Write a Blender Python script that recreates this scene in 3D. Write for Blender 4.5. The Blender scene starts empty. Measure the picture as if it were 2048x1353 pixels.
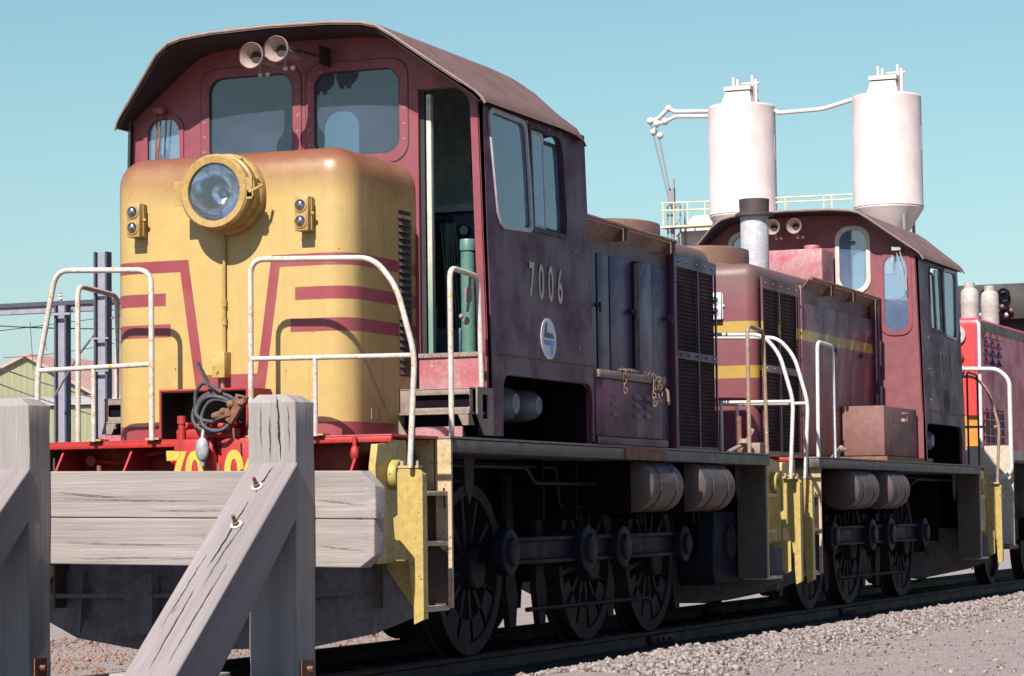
import bpy, bmesh, math, random
from math import sin, cos, pi, radians, sqrt, atan2
from mathutils import Vector, Matrix, noise
from mathutils.geometry import tessellate_polygon
random.seed(7)
S = bpy.context.scene
COL = S.collection
ROOT = {}

# ------------------------------------------------------------------ node helpers
def new_mat(name):
    m = bpy.data.materials.new(name); m.use_nodes = True
    nt = m.node_tree; nt.nodes.clear()
    out = nt.nodes.new('ShaderNodeOutputMaterial')
    return m, nt, out
def N(nt, t, **k):
    n = nt.nodes.new(t)
    for a, b in k.items():
        if a.startswith('i_'): n.inputs[a[2:].replace('_', ' ')].default_value = b
        else: setattr(n, a, b)
    return n
def L(nt, a, b): nt.links.new(a, b)
def rgb(c): return (c[0], c[1], c[2], 1.0)
def mixc(nt, fac, a, b, mode='MIX'):
    n = nt.nodes.new('ShaderNodeMix'); n.data_type = 'RGBA'; n.blend_type = mode
    for s, v in ((n.inputs[0], fac), (n.inputs[6], a), (n.inputs[7], b)):
        if hasattr(v, 'is_output'): L(nt, v, s)
        else: s.default_value = v if isinstance(v, (int, float)) else rgb(v)
    return n.outputs[2]
def M_(nt, op, a, b=0.0, c=None, clamp=False):
    n = nt.nodes.new('ShaderNodeMath'); n.operation = op; n.use_clamp = clamp
    for i, v in enumerate((a, b, c)):
        if v is None: continue
        if hasattr(v, 'is_output'): L(nt, v, n.inputs[i])
        else: n.inputs[i].default_value = v
    return n.outputs[0]
def coords(nt, scale=(1, 1, 1)):
    tc = nt.nodes.new('ShaderNodeTexCoord')
    mp = nt.nodes.new('ShaderNodeMapping'); mp.inputs['Scale'].default_value = scale
    L(nt, tc.outputs['Object'], mp.inputs['Vector'])
    return mp.outputs['Vector'], tc.outputs['Object']
def tex(nt, vec, scale, detail=5, rough=0.6, lo=0.35, hi=0.65):
    n = N(nt, 'ShaderNodeTexNoise'); n.inputs['Scale'].default_value = scale
    n.inputs['Detail'].default_value = detail; n.inputs['Roughness'].default_value = rough
    L(nt, vec, n.inputs['Vector'])
    r = N(nt, 'ShaderNodeMapRange'); r.inputs['From Min'].default_value = lo; r.inputs['From Max'].default_value = hi
    L(nt, n.outputs['Fac'], r.inputs['Value'])
    return r.outputs['Result']
def bump(nt, h, strength=0.3, dist=0.01, normal=None):
    b = N(nt, 'ShaderNodeBump'); b.inputs['Strength'].default_value = strength; b.inputs['Distance'].default_value = dist
    L(nt, h, b.inputs['Height'])
    if normal: L(nt, normal, b.inputs['Normal'])
    return b.outputs['Normal']
ALB = 0.63   # scales all non-metal colours down to deepen shade against the sun
def finish(nt, out, col, rough=0.5, metal=0.0, normal=None, spec=0.5):
    if not metal: col = mixc(nt, 1.0, col, (ALB, ALB, ALB), 'MULTIPLY') if hasattr(col, 'is_output') else tuple(c * ALB for c in col)
    p = N(nt, 'ShaderNodeBsdfPrincipled')
    if hasattr(col, 'is_output'): L(nt, col, p.inputs['Base Color'])
    else: p.inputs['Base Color'].default_value = rgb(col)
    if hasattr(rough, 'is_output'): L(nt, rough, p.inputs['Roughness'])
    else: p.inputs['Roughness'].default_value = rough
    p.inputs['Metallic'].default_value = metal
    p.inputs['Specular IOR Level'].default_value = spec
    if normal: L(nt, normal, p.inputs['Normal'])
    L(nt, p.outputs[0], out.inputs['Surface'])
    return p
def paint(name, base, dirt=(0.08, 0.05, 0.04), amt=0.35, rough=0.5, grime=None, scale=3.0, streak=0.5,
          chips=None, chip_amt=0.0, wave=0.0, base_fn=None, spec=0.4):
    """weathered paint: large stains, vertical streaks, fine mottling, chips, optional dirt band in object z"""
    m, nt, out = new_mat(name)
    vec, ob = coords(nt)
    vs, _ = coords(nt, (7, 7, 0.6))
    col = base_fn(nt, ob) if base_fn else None
    if col is None:
        col = mixc(nt, tex(nt, vec, scale * 4, 3, .6), base, tuple(c * 0.8 for c in base))
    a = tex(nt, vec, scale, 8, .65, .42, .72)
    col = mixc(nt, M_(nt, 'MULTIPLY', a, amt), col, dirt)
    s = tex(nt, vs, 2.2, 6, .7, .5, .8)
    col = mixc(nt, M_(nt, 'MULTIPLY', s, streak * amt), col, dirt)
    if grime:
        for (z0, z1, k, gc) in grime:
            sep = N(nt, 'ShaderNodeSeparateXYZ'); L(nt, ob, sep.inputs[0])
            n0 = tex(nt, vec, 4, 6, .7, .2, .8)
            zz = M_(nt, 'ADD', sep.outputs[2], M_(nt, 'MULTIPLY', M_(nt, 'SUBTRACT', n0, .5), .10))
            r = N(nt, 'ShaderNodeMapRange'); r.inputs['From Min'].default_value = z0; r.inputs['From Max'].default_value = z1
            L(nt, zz, r.inputs['Value'])
            col = mixc(nt, M_(nt, 'MULTIPLY', r.outputs[0], k), col, gc)
    if chips:
        c = tex(nt, vec, 26, 4, .7, .72 - chip_amt * .3, .74 - chip_amt * .3)
        col = mixc(nt, c, col, chips)
    f = tex(nt, vec, 90, 3, .6, .3, .7)
    col = mixc(nt, M_(nt, 'MULTIPLY', f, .10), col, (0.02, 0.015, 0.015))
    h = M_(nt, 'ADD', M_(nt, 'MULTIPLY', f, .15), a)
    nrm = bump(nt, h, .25, .004)
    if wave:
        nrm = bump(nt, tex(nt, coords(nt, (1, 1, .7))[0], 1.6, 2, .5, 0, 1), 1.0, wave, nrm)
    ro = M_(nt, 'ADD', M_(nt, 'MULTIPLY', a, .25), rough, clamp=True)
    finish(nt, out, col, ro, 0, nrm, spec)
    return m
def wood(name, axis, base=(0.47, 0.435, 0.42), dark=(0.17, 0.14, 0.135)):
    m, nt, out = new_mat(name)
    sc = [9, 9, 9]; sc[axis] = 0.55
    v, ob = coords(nt, sc)
    sc2 = [42, 42, 42]; sc2[axis] = 0.9
    v2, _ = coords(nt, sc2)
    v0, _ = coords(nt)
    g = tex(nt, v, 1.0, 8, .7, .3, .7)
    g2 = tex(nt, v2, 1.6, 6, .65, .25, .75)
    big = tex(nt, v0, 2.2, 4, .6, .3, .7)
    col = mixc(nt, g, base, tuple(c * .62 for c in base))
    col = mixc(nt, M_(nt, 'MULTIPLY', g2, .5), col, dark)
    col = mixc(nt, M_(nt, 'MULTIPLY', big, .22), col, (0.30, 0.25, 0.22))
    # drying checks: thin dark wandering cracks
    sc3 = [7.0, 7.0, 7.0]; sc3[axis] = 0.22
    v3, _ = coords(nt, sc3)
    n3 = N(nt, 'ShaderNodeTexNoise'); n3.inputs['Scale'].default_value = 1.7; n3.inputs['Detail'].default_value = 2.5
    L(nt, v3, n3.inputs['Vector'])
    cr = M_(nt, 'ABSOLUTE', M_(nt, 'SUBTRACT', n3.outputs['Fac'], .5))
    r = N(nt, 'ShaderNodeMapRange'); r.inputs['From Min'].default_value = .001; r.inputs['From Max'].default_value = .005
    L(nt, cr, r.inputs['Value'])
    crk = M_(nt, 'SUBTRACT', 1, r.outputs[0])
    msk = tex(nt, v0, 2.6, 3, .6, .60, .68)
    crk = M_(nt, 'MULTIPLY', crk, msk)
    col = mixc(nt, crk, col, (0.02, 0.016, 0.015))
    h = M_(nt, 'SUBTRACT', M_(nt, 'MULTIPLY', g2, .5), M_(nt, 'MULTIPLY', crk, 1.6))
    h = M_(nt, 'ADD', h, M_(nt, 'MULTIPLY', g, .6))
    finish(nt, out, col, .85, 0, bump(nt, h, .7, .006), .2)
    return m
def glass(name, tint=(0.85, 0.93, 0.95), dust=0.12, dust_sky_col=(0.30, 0.36, 0.42), tscale=2.0, ior=1.5):
    m, nt, out = new_mat(name)
    v, ob = coords(nt)
    tr = N(nt, 'ShaderNodeBsdfTransparent'); tr.inputs[0].default_value = rgb(tint)
    gl = N(nt, 'ShaderNodeBsdfGlossy'); gl.inputs['Roughness'].default_value = 0.03; gl.inputs[0].default_value = (1, 1, 1, 1)
    df = N(nt, 'ShaderNodeBsdfDiffuse'); df.inputs[0].default_value = rgb(tuple(c * ALB for c in dust_sky_col))
    d = tex(nt, v, tscale, 6, .7, .25, .85)
    m1 = N(nt, 'ShaderNodeMixShader'); L(nt, M_(nt, 'ADD', M_(nt, 'MULTIPLY', d, dust), dust * .5, clamp=True), m1.inputs[0])
    L(nt, tr.outputs[0], m1.inputs[1]); L(nt, df.outputs[0], m1.inputs[2])
    fr = N(nt, 'ShaderNodeFresnel'); fr.inputs[0].default_value = ior
    m2 = N(nt, 'ShaderNodeMixShader'); L(nt, fr.outputs[0], m2.inputs[0])
    L(nt, m1.outputs[0], m2.inputs[1]); L(nt, gl.outputs[0], m2.inputs[2])
    L(nt, m2.outputs[0], out.inputs['Surface'])
    return m

# ------------------------------------------------------------------ mesh helpers
class MB:
    def __init__(s): s.v = []; s.f = []
    def add(s, vs, fs):
        b = len(s.v); s.v += [tuple(p) for p in vs]; s.f += [tuple(i + b for i in f) for f in fs]; return s
    def box(s, x0, x1, y0, y1, z0, z1):
        vs = [(x, y, z) for x in (x0, x1) for y in (y0, y1) for z in (z0, z1)]
        return s.add(vs, [(0, 1, 3, 2), (4, 6, 7, 5), (0, 4, 5, 1), (2, 3, 7, 6), (0, 2, 6, 4), (1, 5, 7, 3)])
    def obox(s, c, ax, ay, az):
        c, ax, ay, az = map(Vector, (c, ax, ay, az))
        vs = [c + i * ax + j * ay + k * az for i in (-1, 1) for j in (-1, 1) for k in (-1, 1)]
        return s.add(vs, [(0, 1, 3, 2), (4, 6, 7, 5), (0, 4, 5, 1), (2, 3, 7, 6), (0, 2, 6, 4), (1, 5, 7, 3)])
    def beam(s, p, q, w, h, up=(0, 0, 1)):
        p, q = Vector(p), Vector(q); d = (q - p); t = d.normalized()
        a = t.cross(Vector(up)).normalized(); b = a.cross(t).normalized()
        return s.obox((p + q) / 2, d / 2, a * w / 2, b * h / 2)
    def tube(s, pts, r, n=10, closed=False, caps=True):
        P = [Vector(p) for p in pts]; m = len(P); rings = []
        nrm = None
        for i in range(m):
            if closed: t = P[(i + 1) % m] - P[i - 1]
            else: t = P[min(i + 1, m - 1)] - P[max(i - 1, 0)]
            t.normalize()
            if nrm is None:
                nrm = t.cross(Vector((0, 0, 1)))
                if nrm.length < 1e-3: nrm = t.cross(Vector((0, 1, 0)))
            nrm = (nrm - t * nrm.dot(t)).normalized(); b = t.cross(nrm)
            rr = r[i] if isinstance(r, (list, tuple)) else r
            rings.append([P[i] + (nrm * cos(2 * pi * k / n) + b * sin(2 * pi * k / n)) * rr for k in range(n)])
        vs = [p for R in rings for p in R]; fs = []
        for i in range(m if closed else m - 1):
            j = (i + 1) % m
            for k in range(n):
                k2 = (k + 1) % n
                fs.append((i * n + k, i * n + k2, j * n + k2, j * n + k))
        if caps and not closed: fs += [tuple(range(n))[::-1], tuple((m - 1) * n + k for k in range(n))]
        return s.add(vs, fs)
    def cyl(s, p, q, r, r2=None, n=24):
        return s.tube([p, q], [r, r if r2 is None else r2], n)
    def lathe(s, prof, o, axis=(0, 1, 0), n=32, close=False):
        """prof: list of (radius, distance along axis)"""
        a = Vector(axis).normalized(); o = Vector(o)
        u = a.cross(Vector((0, 0, 1)))
        if u.length < 1e-3: u = Vector((1, 0, 0))
        u.normalize(); w = a.cross(u)
        vs = [o + a * t + (u * cos(2 * pi * k / n) + w * sin(2 * pi * k / n)) * r for (r, t) in prof for k in range(n)]
        fs = []; m = len(prof)
        for i in range(m if close else m - 1):
            j = (i + 1) % m
            for k in range(n):
                k2 = (k + 1) % n
                fs.append((i * n + k, i * n + k2, j * n + k2, j * n + k))
        return s.add(vs, fs)
    def plate(s, outer, holes, w0, w1, fn):
        """flat plate with holes; fn(u, v, w) -> xyz"""
        loops = [outer] + list(holes)
        tri = tessellate_polygon([[Vector((a, b, 0)) for a, b in lp] for lp in loops])
        flat = [p for lp in loops for p in lp]; n = len(flat)
        vs = [fn(a, b, w0) for a, b in flat] + [fn(a, b, w1) for a, b in flat]
        fs = [t for t in tri] + [tuple(i + n for i in t)[::-1] for t in tri]
        k = 0
        for lp in loops:
            m = len(lp)
            for i in range(m):
                a, b = k + i, k + (i + 1) % m
                fs.append((a, b, b + n, a + n))
            k += m
        return s.add(vs, fs)
    def extrude(s, prof, fn, ts):
        """closed profile [(a,b)], fn(a,b,t)->xyz for each t"""
        n = len(prof); vs = [fn(a, b, t) for t in ts for a, b in prof]; fs = []
        for i in range(len(ts) - 1):
            for k in range(n):
                k2 = (k + 1) % n
                fs.append((i * n + k, i * n + k2, (i + 1) * n + k2, (i + 1) * n + k))
        fs += [tuple(range(n))[::-1], tuple((len(ts) - 1) * n + k for k in range(n))]
        return s.add(vs, fs)
    def sphere(s, c, r, n=16, m=10, sc=(1, 1, 1)):
        c = Vector(c); vs = []; fs = []
        for i in range(m + 1):
            th = pi * i / m
            for k in range(n):
                ph = 2 * pi * k / n
                vs.append(c + Vector((r * sc[0] * sin(th) * cos(ph), r * sc[1] * sin(th) * sin(ph), r * sc[2] * cos(th))))
        for i in range(m):
            for k in range(n):
                k2 = (k + 1) % n
                fs.append((i * n + k, i * n + k2, (i + 1) * n + k2, (i + 1) * n + k))
        return s.add(vs, fs)
    def build(s, name, mat, parent=None, bevel=0.0, smooth=35, base=None, segs=2):
        off = Vector(ROOT[parent]) if parent else (Vector(base) if base else Vector((0, 0, 0)))
        me = bpy.data.meshes.new(name)
        bm = bmesh.new()
        vv = [bm.verts.new(Vector(p) - off) for p in s.v]
        for f in s.f:
            if len(set(f)) < 3: continue
            try: bm.faces.new([vv[i] for i in f])
            except ValueError: pass
        bmesh.ops.remove_doubles(bm, verts=bm.verts, dist=1e-5)
        bmesh.ops.recalc_face_normals(bm, faces=bm.faces)
        if bevel:
            es = [e for e in bm.edges if len(e.link_faces) == 2 and e.calc_face_angle(0) > radians(40)]
            if es:
                try: bmesh.ops.bevel(bm, geom=es, offset=bevel, segments=segs, affect='EDGES', profile=.5, clamp_overlap=True)
                except Exception: pass
        bm.to_mesh(me); bm.free()
        if smooth:
            for p in me.polygons: p.use_smooth = True
            me.set_sharp_from_angle(angle=radians(smooth))
        me.materials.append(mat)
        o = bpy.data.objects.new(name, me); COL.objects.link(o)
        if parent: o.parent = parent; ROOT[o] = ROOT[parent]
        else: o.location = off; ROOT[o] = tuple(off)
        return o
def tag(o, label=None, cat=None, group=None, kind=None):
    if label: o['label'] = label
    if cat: o['category'] = cat
    if group: o['group'] = group
    if kind: o['kind'] = kind
    return o
def thing(name, label, cat, loc, group=None):
    o = bpy.data.objects.new(name, None); COL.objects.link(o); o.location = loc
    o.empty_display_size = .3; ROOT[o] = tuple(loc)
    return tag(o, label, cat, group)
def arc(cx, cy, r, a0, a1, n=8): return [(cx + r * cos(radians(a0 + (a1 - a0) * i / n)), cy + r * sin(radians(a0 + (a1 - a0) * i / n))) for i in range(n + 1)]
def rrect(x0, x1, y0, y1, r, n=6):
    r = min(r, (x1 - x0) / 2 - 1e-4, (y1 - y0) / 2 - 1e-4)
    return arc(x1 - r, y0 + r, r, -90, 0, n) + arc(x1 - r, y1 - r, r, 0, 90, n) + arc(x0 + r, y1 - r, r, 90, 180, n) + arc(x0 + r, y0 + r, r, 180, 270, n)
def circ(cx, cy, r, n=24): return [(cx + r * cos(2 * pi * i / n), cy + r * sin(2 * pi * i / n)) for i in range(n)]
def inset(poly, d):
    cx = sum(p[0] for p in poly) / len(poly); cy = sum(p[1] for p in poly) / len(poly)
    w = max(p[0] for p in poly) - min(p[0] for p in poly); h = max(p[1] for p in poly) - min(p[1] for p in poly)
    return [(cx + (x - cx) * (1 - 2 * d / w), cy + (y - cy) * (1 - 2 * d / h)) for x, y in poly]
def bend(pts, r=0.06, n=5):
    """round the corners of a 3-D polyline"""
    P = [Vector(p) for p in pts]; out = [P[0]]
    for i in range(1, len(P) - 1):
        a, b, c = P[i - 1], P[i], P[i + 1]
        k = min(r, (a - b).length * .45, (c - b).length * .45)
        p, q = b + (a - b).normalized() * k, b + (c - b).normalized() * k
        for j in range(n + 1):
            t = j / n; out.append(p * (1 - t) ** 2 + b * 2 * t * (1 - t) + q * t * t)
    out.append(P[-1]); return out
XZ = lambda y, d=1: (lambda u, v, w: (u, y + d * w, v))
def rounded_box(x0, x1, y0, y1, z0, z1, rv, front=-1, rt=None, segs=6):
    """box with rounded vertical edges at one end (front=-1: y0, +1: y1) and rounded top edges"""
    bm = bmesh.new()
    bmesh.ops.create_cube(bm, size=1)
    for v in bm.verts:
        v.co = Vector(((x0 + x1) / 2 + v.co.x * (x1 - x0), (y0 + y1) / 2 + v.co.y * (y1 - y0), (z0 + z1) / 2 + v.co.z * (z1 - z0)))
    yf = y0 if front < 0 else y1
    es = []
    for e in bm.edges:
        a, b = e.verts[0].co, e.verts[1].co
        vert = abs(a.z - b.z) > 1e-4
        top = abs(a.z - z1) < 1e-4 and abs(b.z - z1) < 1e-4
        if vert and abs(a.y - yf) < 1e-4: es.append(e)
        if top and (abs(a.x - b.x) < 1e-4 or abs(a.y - yf) < 1e-4): es.append(e)
    bmesh.ops.bevel(bm, geom=es, offset=rv, segments=segs, affect='EDGES', profile=.5, clamp_overlap=True)
    m = MB(); bm.verts.index_update()
    m.v = [tuple(v.co) for v in bm.verts]; m.f = [tuple(v.index for v in f.verts) for f in bm.faces]
    bm.free(); return m
def text_mb(txt, size, sx, weight, fn, depth=.004, spacing=1.0):
    cu = bpy.data.curves.new('tmp_text', 'FONT'); cu.body = txt; cu.size = size; cu.offset = weight; cu.space_character = spacing
    cu.align_x = 'CENTER'; cu.align_y = 'CENTER'; cu.resolution_u = 6
    o = bpy.data.objects.new('tmp_text', cu); COL.objects.link(o)
    bpy.context.view_layer.update()
    dg = bpy.context.evaluated_depsgraph_get(); me = o.evaluated_get(dg).to_mesh()
    vs = [v.co.copy() for v in me.vertices]; fs = [tuple(p.vertices) for p in me.polygons]
    m = MB(); m.add([fn(v.x * sx, v.y, depth) for v in vs], fs)
    o.evaluated_get(dg).to_mesh_clear()
    bpy.data.objects.remove(o); bpy.data.curves.remove(cu)
    return m

# ------------------------------------------------------------------ materials
RED = (0.30, 0.055, 0.075); YEL = (0.59, 0.425, 0.155)
DIRTB = (0.10, 0.055, 0.035)
def nose_base(nt, ob):
    """cream yellow paint with the red chevron and speed lines laid out on the metal"""
    v, _ = coords(nt)
    sep = N(nt, 'ShaderNodeSeparateXYZ'); L(nt, ob, sep.inputs[0])
    z = sep.outputs[2]; ax = M_(nt, 'ABSOLUTE', M_(nt, 'ADD', sep.outputs[0], .005))
    def band(v_, a, b): return M_(nt, 'MULTIPLY', M_(nt, 'GREATER_THAN', v_, a), M_(nt, 'LESS_THAN', v_, b))
    top = M_(nt, 'MULTIPLY', band(z, 2.615, 2.695), M_(nt, 'GREATER_THAN', ax, .315))
    mid = M_(nt, 'MULTIPLY', band(z, 2.395, 2.480), M_(nt, 'GREATER_THAN', ax, .475))
    low = M_(nt, 'MULTIPLY', band(z, 2.188, 2.275), M_(nt, 'GREATER_THAN', ax, .44))
    c = M_(nt, 'ADD', M_(nt, 'MULTIPLY', M_(nt, 'SUBTRACT', z, 1.88), .144), .225)
    dg = M_(nt, 'MULTIPLY', M_(nt, 'LESS_THAN', M_(nt, 'ABSOLUTE', M_(nt, 'SUBTRACT', ax, c)), .036), band(z, 1.5, 2.695))
    bot = M_(nt, 'LESS_THAN', z, 1.605)
    mb = M_(nt, 'MULTIPLY', M_(nt, 'LESS_THAN', ax, .23), M_(nt, 'LESS_THAN', z, 1.93))
    mk = top
    for o in (mid, low, dg, bot, mb): mk = M_(nt, 'MAXIMUM', mk, o)
    fade = tex(nt, v, 9, 6, .7, .25, .8)
    y = mixc(nt, fade, YEL, (0.52, 0.355, 0.12))
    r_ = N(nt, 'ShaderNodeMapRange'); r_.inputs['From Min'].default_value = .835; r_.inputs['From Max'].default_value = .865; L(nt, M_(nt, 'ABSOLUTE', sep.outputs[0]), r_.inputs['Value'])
    y = mixc(nt, M_(nt, 'MULTIPLY', r_.outputs[0], M_(nt, 'ADD', M_(nt, 'MULTIPLY', tex(nt, coords(nt, (5, 5, .8))[0], 1.5, 6, .7), .40), .28)), y, (0.22, 0.13, 0.045))  # flank grime that also paints in the shade of the nose sides
    st_ = tex(nt, coords(nt, (16, 16, .35))[0], 1.0, 5, .7, .56, .78)
    y = mixc(nt, M_(nt, 'MULTIPLY', st_, .38), y, (0.34, 0.17, 0.06))
    return mixc(nt, mk, y, mixc(nt, fade, (0.33, 0.055, 0.075), (0.26, 0.05, 0.06)))
def hood2_base(nt, ob):
    v, _ = coords(nt)
    sep = N(nt, 'ShaderNodeSeparateXYZ'); L(nt, ob, sep.inputs[0])
    z = sep.outputs[2]; x = sep.outputs[0]
    def band(a, b): return M_(nt, 'MULTIPLY', M_(nt, 'GREATER_THAN', z, a), M_(nt, 'LESS_THAN', z, b))
    mk = band(2.71, 2.815)
    lo = M_(nt, 'MULTIPLY', band(2.27, 2.39), M_(nt, 'LESS_THAN', sep.outputs[1], 9.6 - 8.93))
    mk = M_(nt, 'MAXIMUM', mk, lo)
    fade = tex(nt, v, 9, 6, .7, .25, .8)
    return mixc(nt, mk, mixc(nt, fade, (0.26, 0.062, 0.075), (0.17, 0.055, 0.07)), (0.50, 0.33, 0.05))
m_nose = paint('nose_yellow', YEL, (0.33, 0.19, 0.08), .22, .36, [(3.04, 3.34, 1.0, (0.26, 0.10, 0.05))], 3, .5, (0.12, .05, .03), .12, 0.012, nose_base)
m_yel = paint('cream_yellow', (0.58, 0.43, 0.13), (0.32, 0.19, 0.08), .3, .42, None, 5, .5, (0.2, .09, .05), .3)
m_lamp = paint('lamp_yellow', (0.52, 0.34, 0.11), (0.28, 0.16, 0.06), .4, .42, None, 8, .3, (0.2, .09, .05), .2)
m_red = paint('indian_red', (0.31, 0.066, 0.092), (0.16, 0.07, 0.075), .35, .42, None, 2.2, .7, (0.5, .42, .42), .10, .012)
m_side = paint('grimy_shaded_red_side', (0.14, 0.036, 0.085), (0.055, 0.022, 0.048), .75, .42, None, 2.4, 1.2, (0.30, .16, .12), .06, .02, None, .22)  # Indian red darkened towards purple: side shade put into the paint
m_hood = paint('grimy_shaded_red_hood', (0.085, 0.024, 0.07), (0.035, 0.017, 0.045), .6, .42, [(3.08, 3.24, .85, (0.24, 0.12, 0.08))], 1.5, .9, (0.25, .14, .10), .06, .02, None, .22)  # hood red darkened the same way, shade mixed into its base
m_door = paint('door_red_shaded', (0.075, 0.030, 0.10), (0.035, 0.020, 0.06), .6, .38, None, 1.8, 1.0, (0.3, .2, .15), .06, .02, None, .35)  # door red taken to blue-purple, with the shade in its colour
m_hood2 = paint('red_hood_with_bands', RED, (0.10, 0.055, 0.06), .4, .42, [(3.0, 3.25, .8, (0.17, 0.10, 0.085))], 2, .8, (0.3, .14, .10), .08, .02, hood2_base)
m_soffit = paint('shade_dark_soffit', (0.035, 0.022, 0.028), (0.02, 0.015, 0.02), .5, .7)  # underside colour kept near black to deepen the shade below the roof
m_roof = paint('rusty_roof', (0.27, 0.145, 0.10), (0.13, 0.07, 0.05), .7, .5, None, 2.0, .5, (0.42, .33, .30), .06, .01)
m_rim = paint('sunlit_roof_edge', (0.40, 0.34, 0.32), (0.25, 0.15, 0.12), .4, .6, None, 6)
m_front = paint('bright_red', (0.55, 0.035, 0.03), (0.22, 0.03, 0.03), .4, .42, None, 5, .5, (0.6, .5, .4), .08)
m_white = paint('flaking_white', (0.72, 0.66, 0.62), (0.30, 0.17, 0.10), .35, .45, None, 9, .3, (0.55, .38, .08), .45)
m_whitec = paint('fresh_white', (0.78, 0.76, 0.72), (0.4, 0.35, 0.3), .2, .4, None, 9, .3, (0.6, .5, .2), .15)
m_brownr = paint('bare_rail', (0.40, 0.27, 0.20), (0.20, 0.11, 0.08), .6, .5, None, 8, .4, (0.7, .6, .3), .3)
m_cream = paint('cream_step', (0.66, 0.50, 0.27), (0.28, 0.19, 0.12), .5, .55, [(1.25, .95, .7, (0.60, 0.45, 0.35))], 4, .6, (0.25, .13, .08), .35)
m_deck = paint('oily_deck_edge', (0.055, 0.05, 0.055), (0.22, 0.19, 0.15), .5, .5, None, 5, 1.0, (0.30, .28, .22), .25)
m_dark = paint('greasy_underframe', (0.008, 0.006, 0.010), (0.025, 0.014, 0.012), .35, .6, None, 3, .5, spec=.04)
m_wheel = paint('wheel_steel', (0.030, 0.025, 0.036), (0.10, 0.05, 0.038), .6, .5, None, 4, .4, spec=.04)
m_rod = paint('rod_steel', (0.018, 0.020, 0.040), (0.04, 0.02, 0.018), .5, .42, None, 7, .3, spec=.04)
m_tank = paint('tank_grey', (0.085, 0.06, 0.06), (0.15, 0.075, 0.055), .6, .5, None, 3, .9, (0.4, .38, .36), .10)
m_skirt = paint('tarry_skirt', (0.28, 0.26, 0.30), (0.10, 0.09, 0.10), .7, .75, [(.62, .2, .35, (0.20, 0.17, 0.16))], 8, .4, (0.4, .36, .33), .02, .01)
m_wellb = paint('grimy_well_plate', (0.10, 0.075, 0.065), (0.04, 0.03, 0.03), .6, .6, [(1.2, .9, .5, (0.12, .09, .08))], 5, .7)
m_step = paint('worn_grey_step', (0.34, 0.27, 0.23), (0.20, 0.12, 0.10), .5, .6, None, 6, .5, (0.55, .45, .35), .2)
m_kick = paint('scuffed_kickplate', (0.48, 0.25, 0.26), (0.45, 0.04, 0.08), .75, .5, None, 7, .8, (0.62, .55, .5), .2)
m_int = paint('cab_interior_green', (0.62, 0.72, 0.66), (0.30, 0.32, 0.30), .5, .6, [(3.0, 2.4, .4, (0.15, 0.16, 0.16))], 4, .5)
m_console = paint('console_grey', (0.14, 0.17, 0.25), (0.02, 0.02, 0.03), .5, .4, None, 6)
m_green = paint('pale_green_enamel', (0.13, 0.30, 0.25), (0.07, 0.14, 0.12), .4, .35, None, 6)
m_post = paint('door_edge_cream', (0.68, 0.68, 0.55), (0.30, 0.40, 0.32), .4, .5, [(2.75, 2.35, .85, (0.16, 0.34, 0.27))], 6, .4, (0.3, .2, .12), .2)
m_black = paint('black_rubber', (0.025, 0.025, 0.03), (0.06, 0.05, 0.05), .4, .55, None, 9)
m_hose = paint('grey_hose', (0.075, 0.08, 0.09), (0.03, 0.03, 0.03), .3, .6, None, 12)
m_rust = paint('rusty_iron', (0.28, 0.12, 0.07), (0.12, 0.05, 0.03), .7, .75, None, 12, .2, (0.42, .26, .18), .3)
m_tray = paint('dusty_tray', (0.33, 0.24, 0.21), (0.18, 0.10, 0.09), .6, .6, None, 8)
m_horn = paint('horn_metal', (0.50, 0.38, 0.34), (0.25, 0.15, 0.12), .5, .35, None, 12)
m_hinside = paint('horn_throat', (0.02, 0.02, 0.02), (0.05, 0.03, 0.02), .4, .6)
m_stack = paint('silver_stack', (0.58, 0.58, 0.62), (0.28, 0.26, 0.26), .5, .42, [(3.65, 3.45, .6, (0.40, 0.30, 0.26))], 5, .9, (0.2, .18, .16), .15)
m_stackcap = paint('sooty_stack_cap', (0.055, 0.045, 0.05), (0.14, 0.08, 0.07), .6, .6, None, 8)
m_num = paint('faded_gold_number', (0.70, 0.60, 0.38), (0.48, 0.44, 0.42), .7, .5, None, 6, .4, (0.2, .1, .1), .15)
m_numy = paint('yellow_number', (0.75, 0.55, 0.08), (0.5, 0.3, 0.05), .3, .5)
m_numf = paint('ghost_number', (0.24, 0.18, 0.15), (0.15, 0.08, 0.09), .8, .5, None, 12)
m_badge = paint('badge_white', (0.85, 0.85, 0.90), (0.45, 0.40, 0.40), .4, .4, None, 12)
m_navy = paint('badge_navy', (0.02, 0.025, 0.07), (0.04, 0.04, 0.08), .3, .4)
m_blue = paint('badge_blue', (0.12, 0.28, 0.58), (0.1, 0.2, 0.4), .3, .4)
m_wframe = paint('window_alloy', (0.50, 0.50, 0.52), (0.25, 0.22, 0.22), .3, .35, None, 12)
m_resv = paint('blue_grey_reservoir', (0.22, 0.24, 0.30), (0.12, 0.10, 0.12), .6, .4, None, 5)
m_glass = glass('dusty_cab_glass', (0.80, 0.90, 0.95), .22, (0.20, 0.26, 0.40))
m_glass2 = glass('side_glass', (0.86, 0.94, 0.98), .26, (0.42, 0.60, 0.98), 1.2, 1.9)  # blue dust colour adds the look of sky in the panes
m_lens = glass('lamp_glass', (0.9, 0.95, 1.0), .09, (0.35, 0.40, 0.48), 9)
def metal(name, c, rough):
    m, nt, out = new_mat(name); v, _ = coords(nt)
    finish(nt, out, mixc(nt, tex(nt, v, 30, 4), c, tuple(k * .6 for k in c)), rough, 1.0); return m
m_refl = metal('reflector_silver', (0.85, 0.87, 0.92), .12)
m_chrome = metal('marker_bulb', (0.45, 0.42, 0.45), .18)
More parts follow.
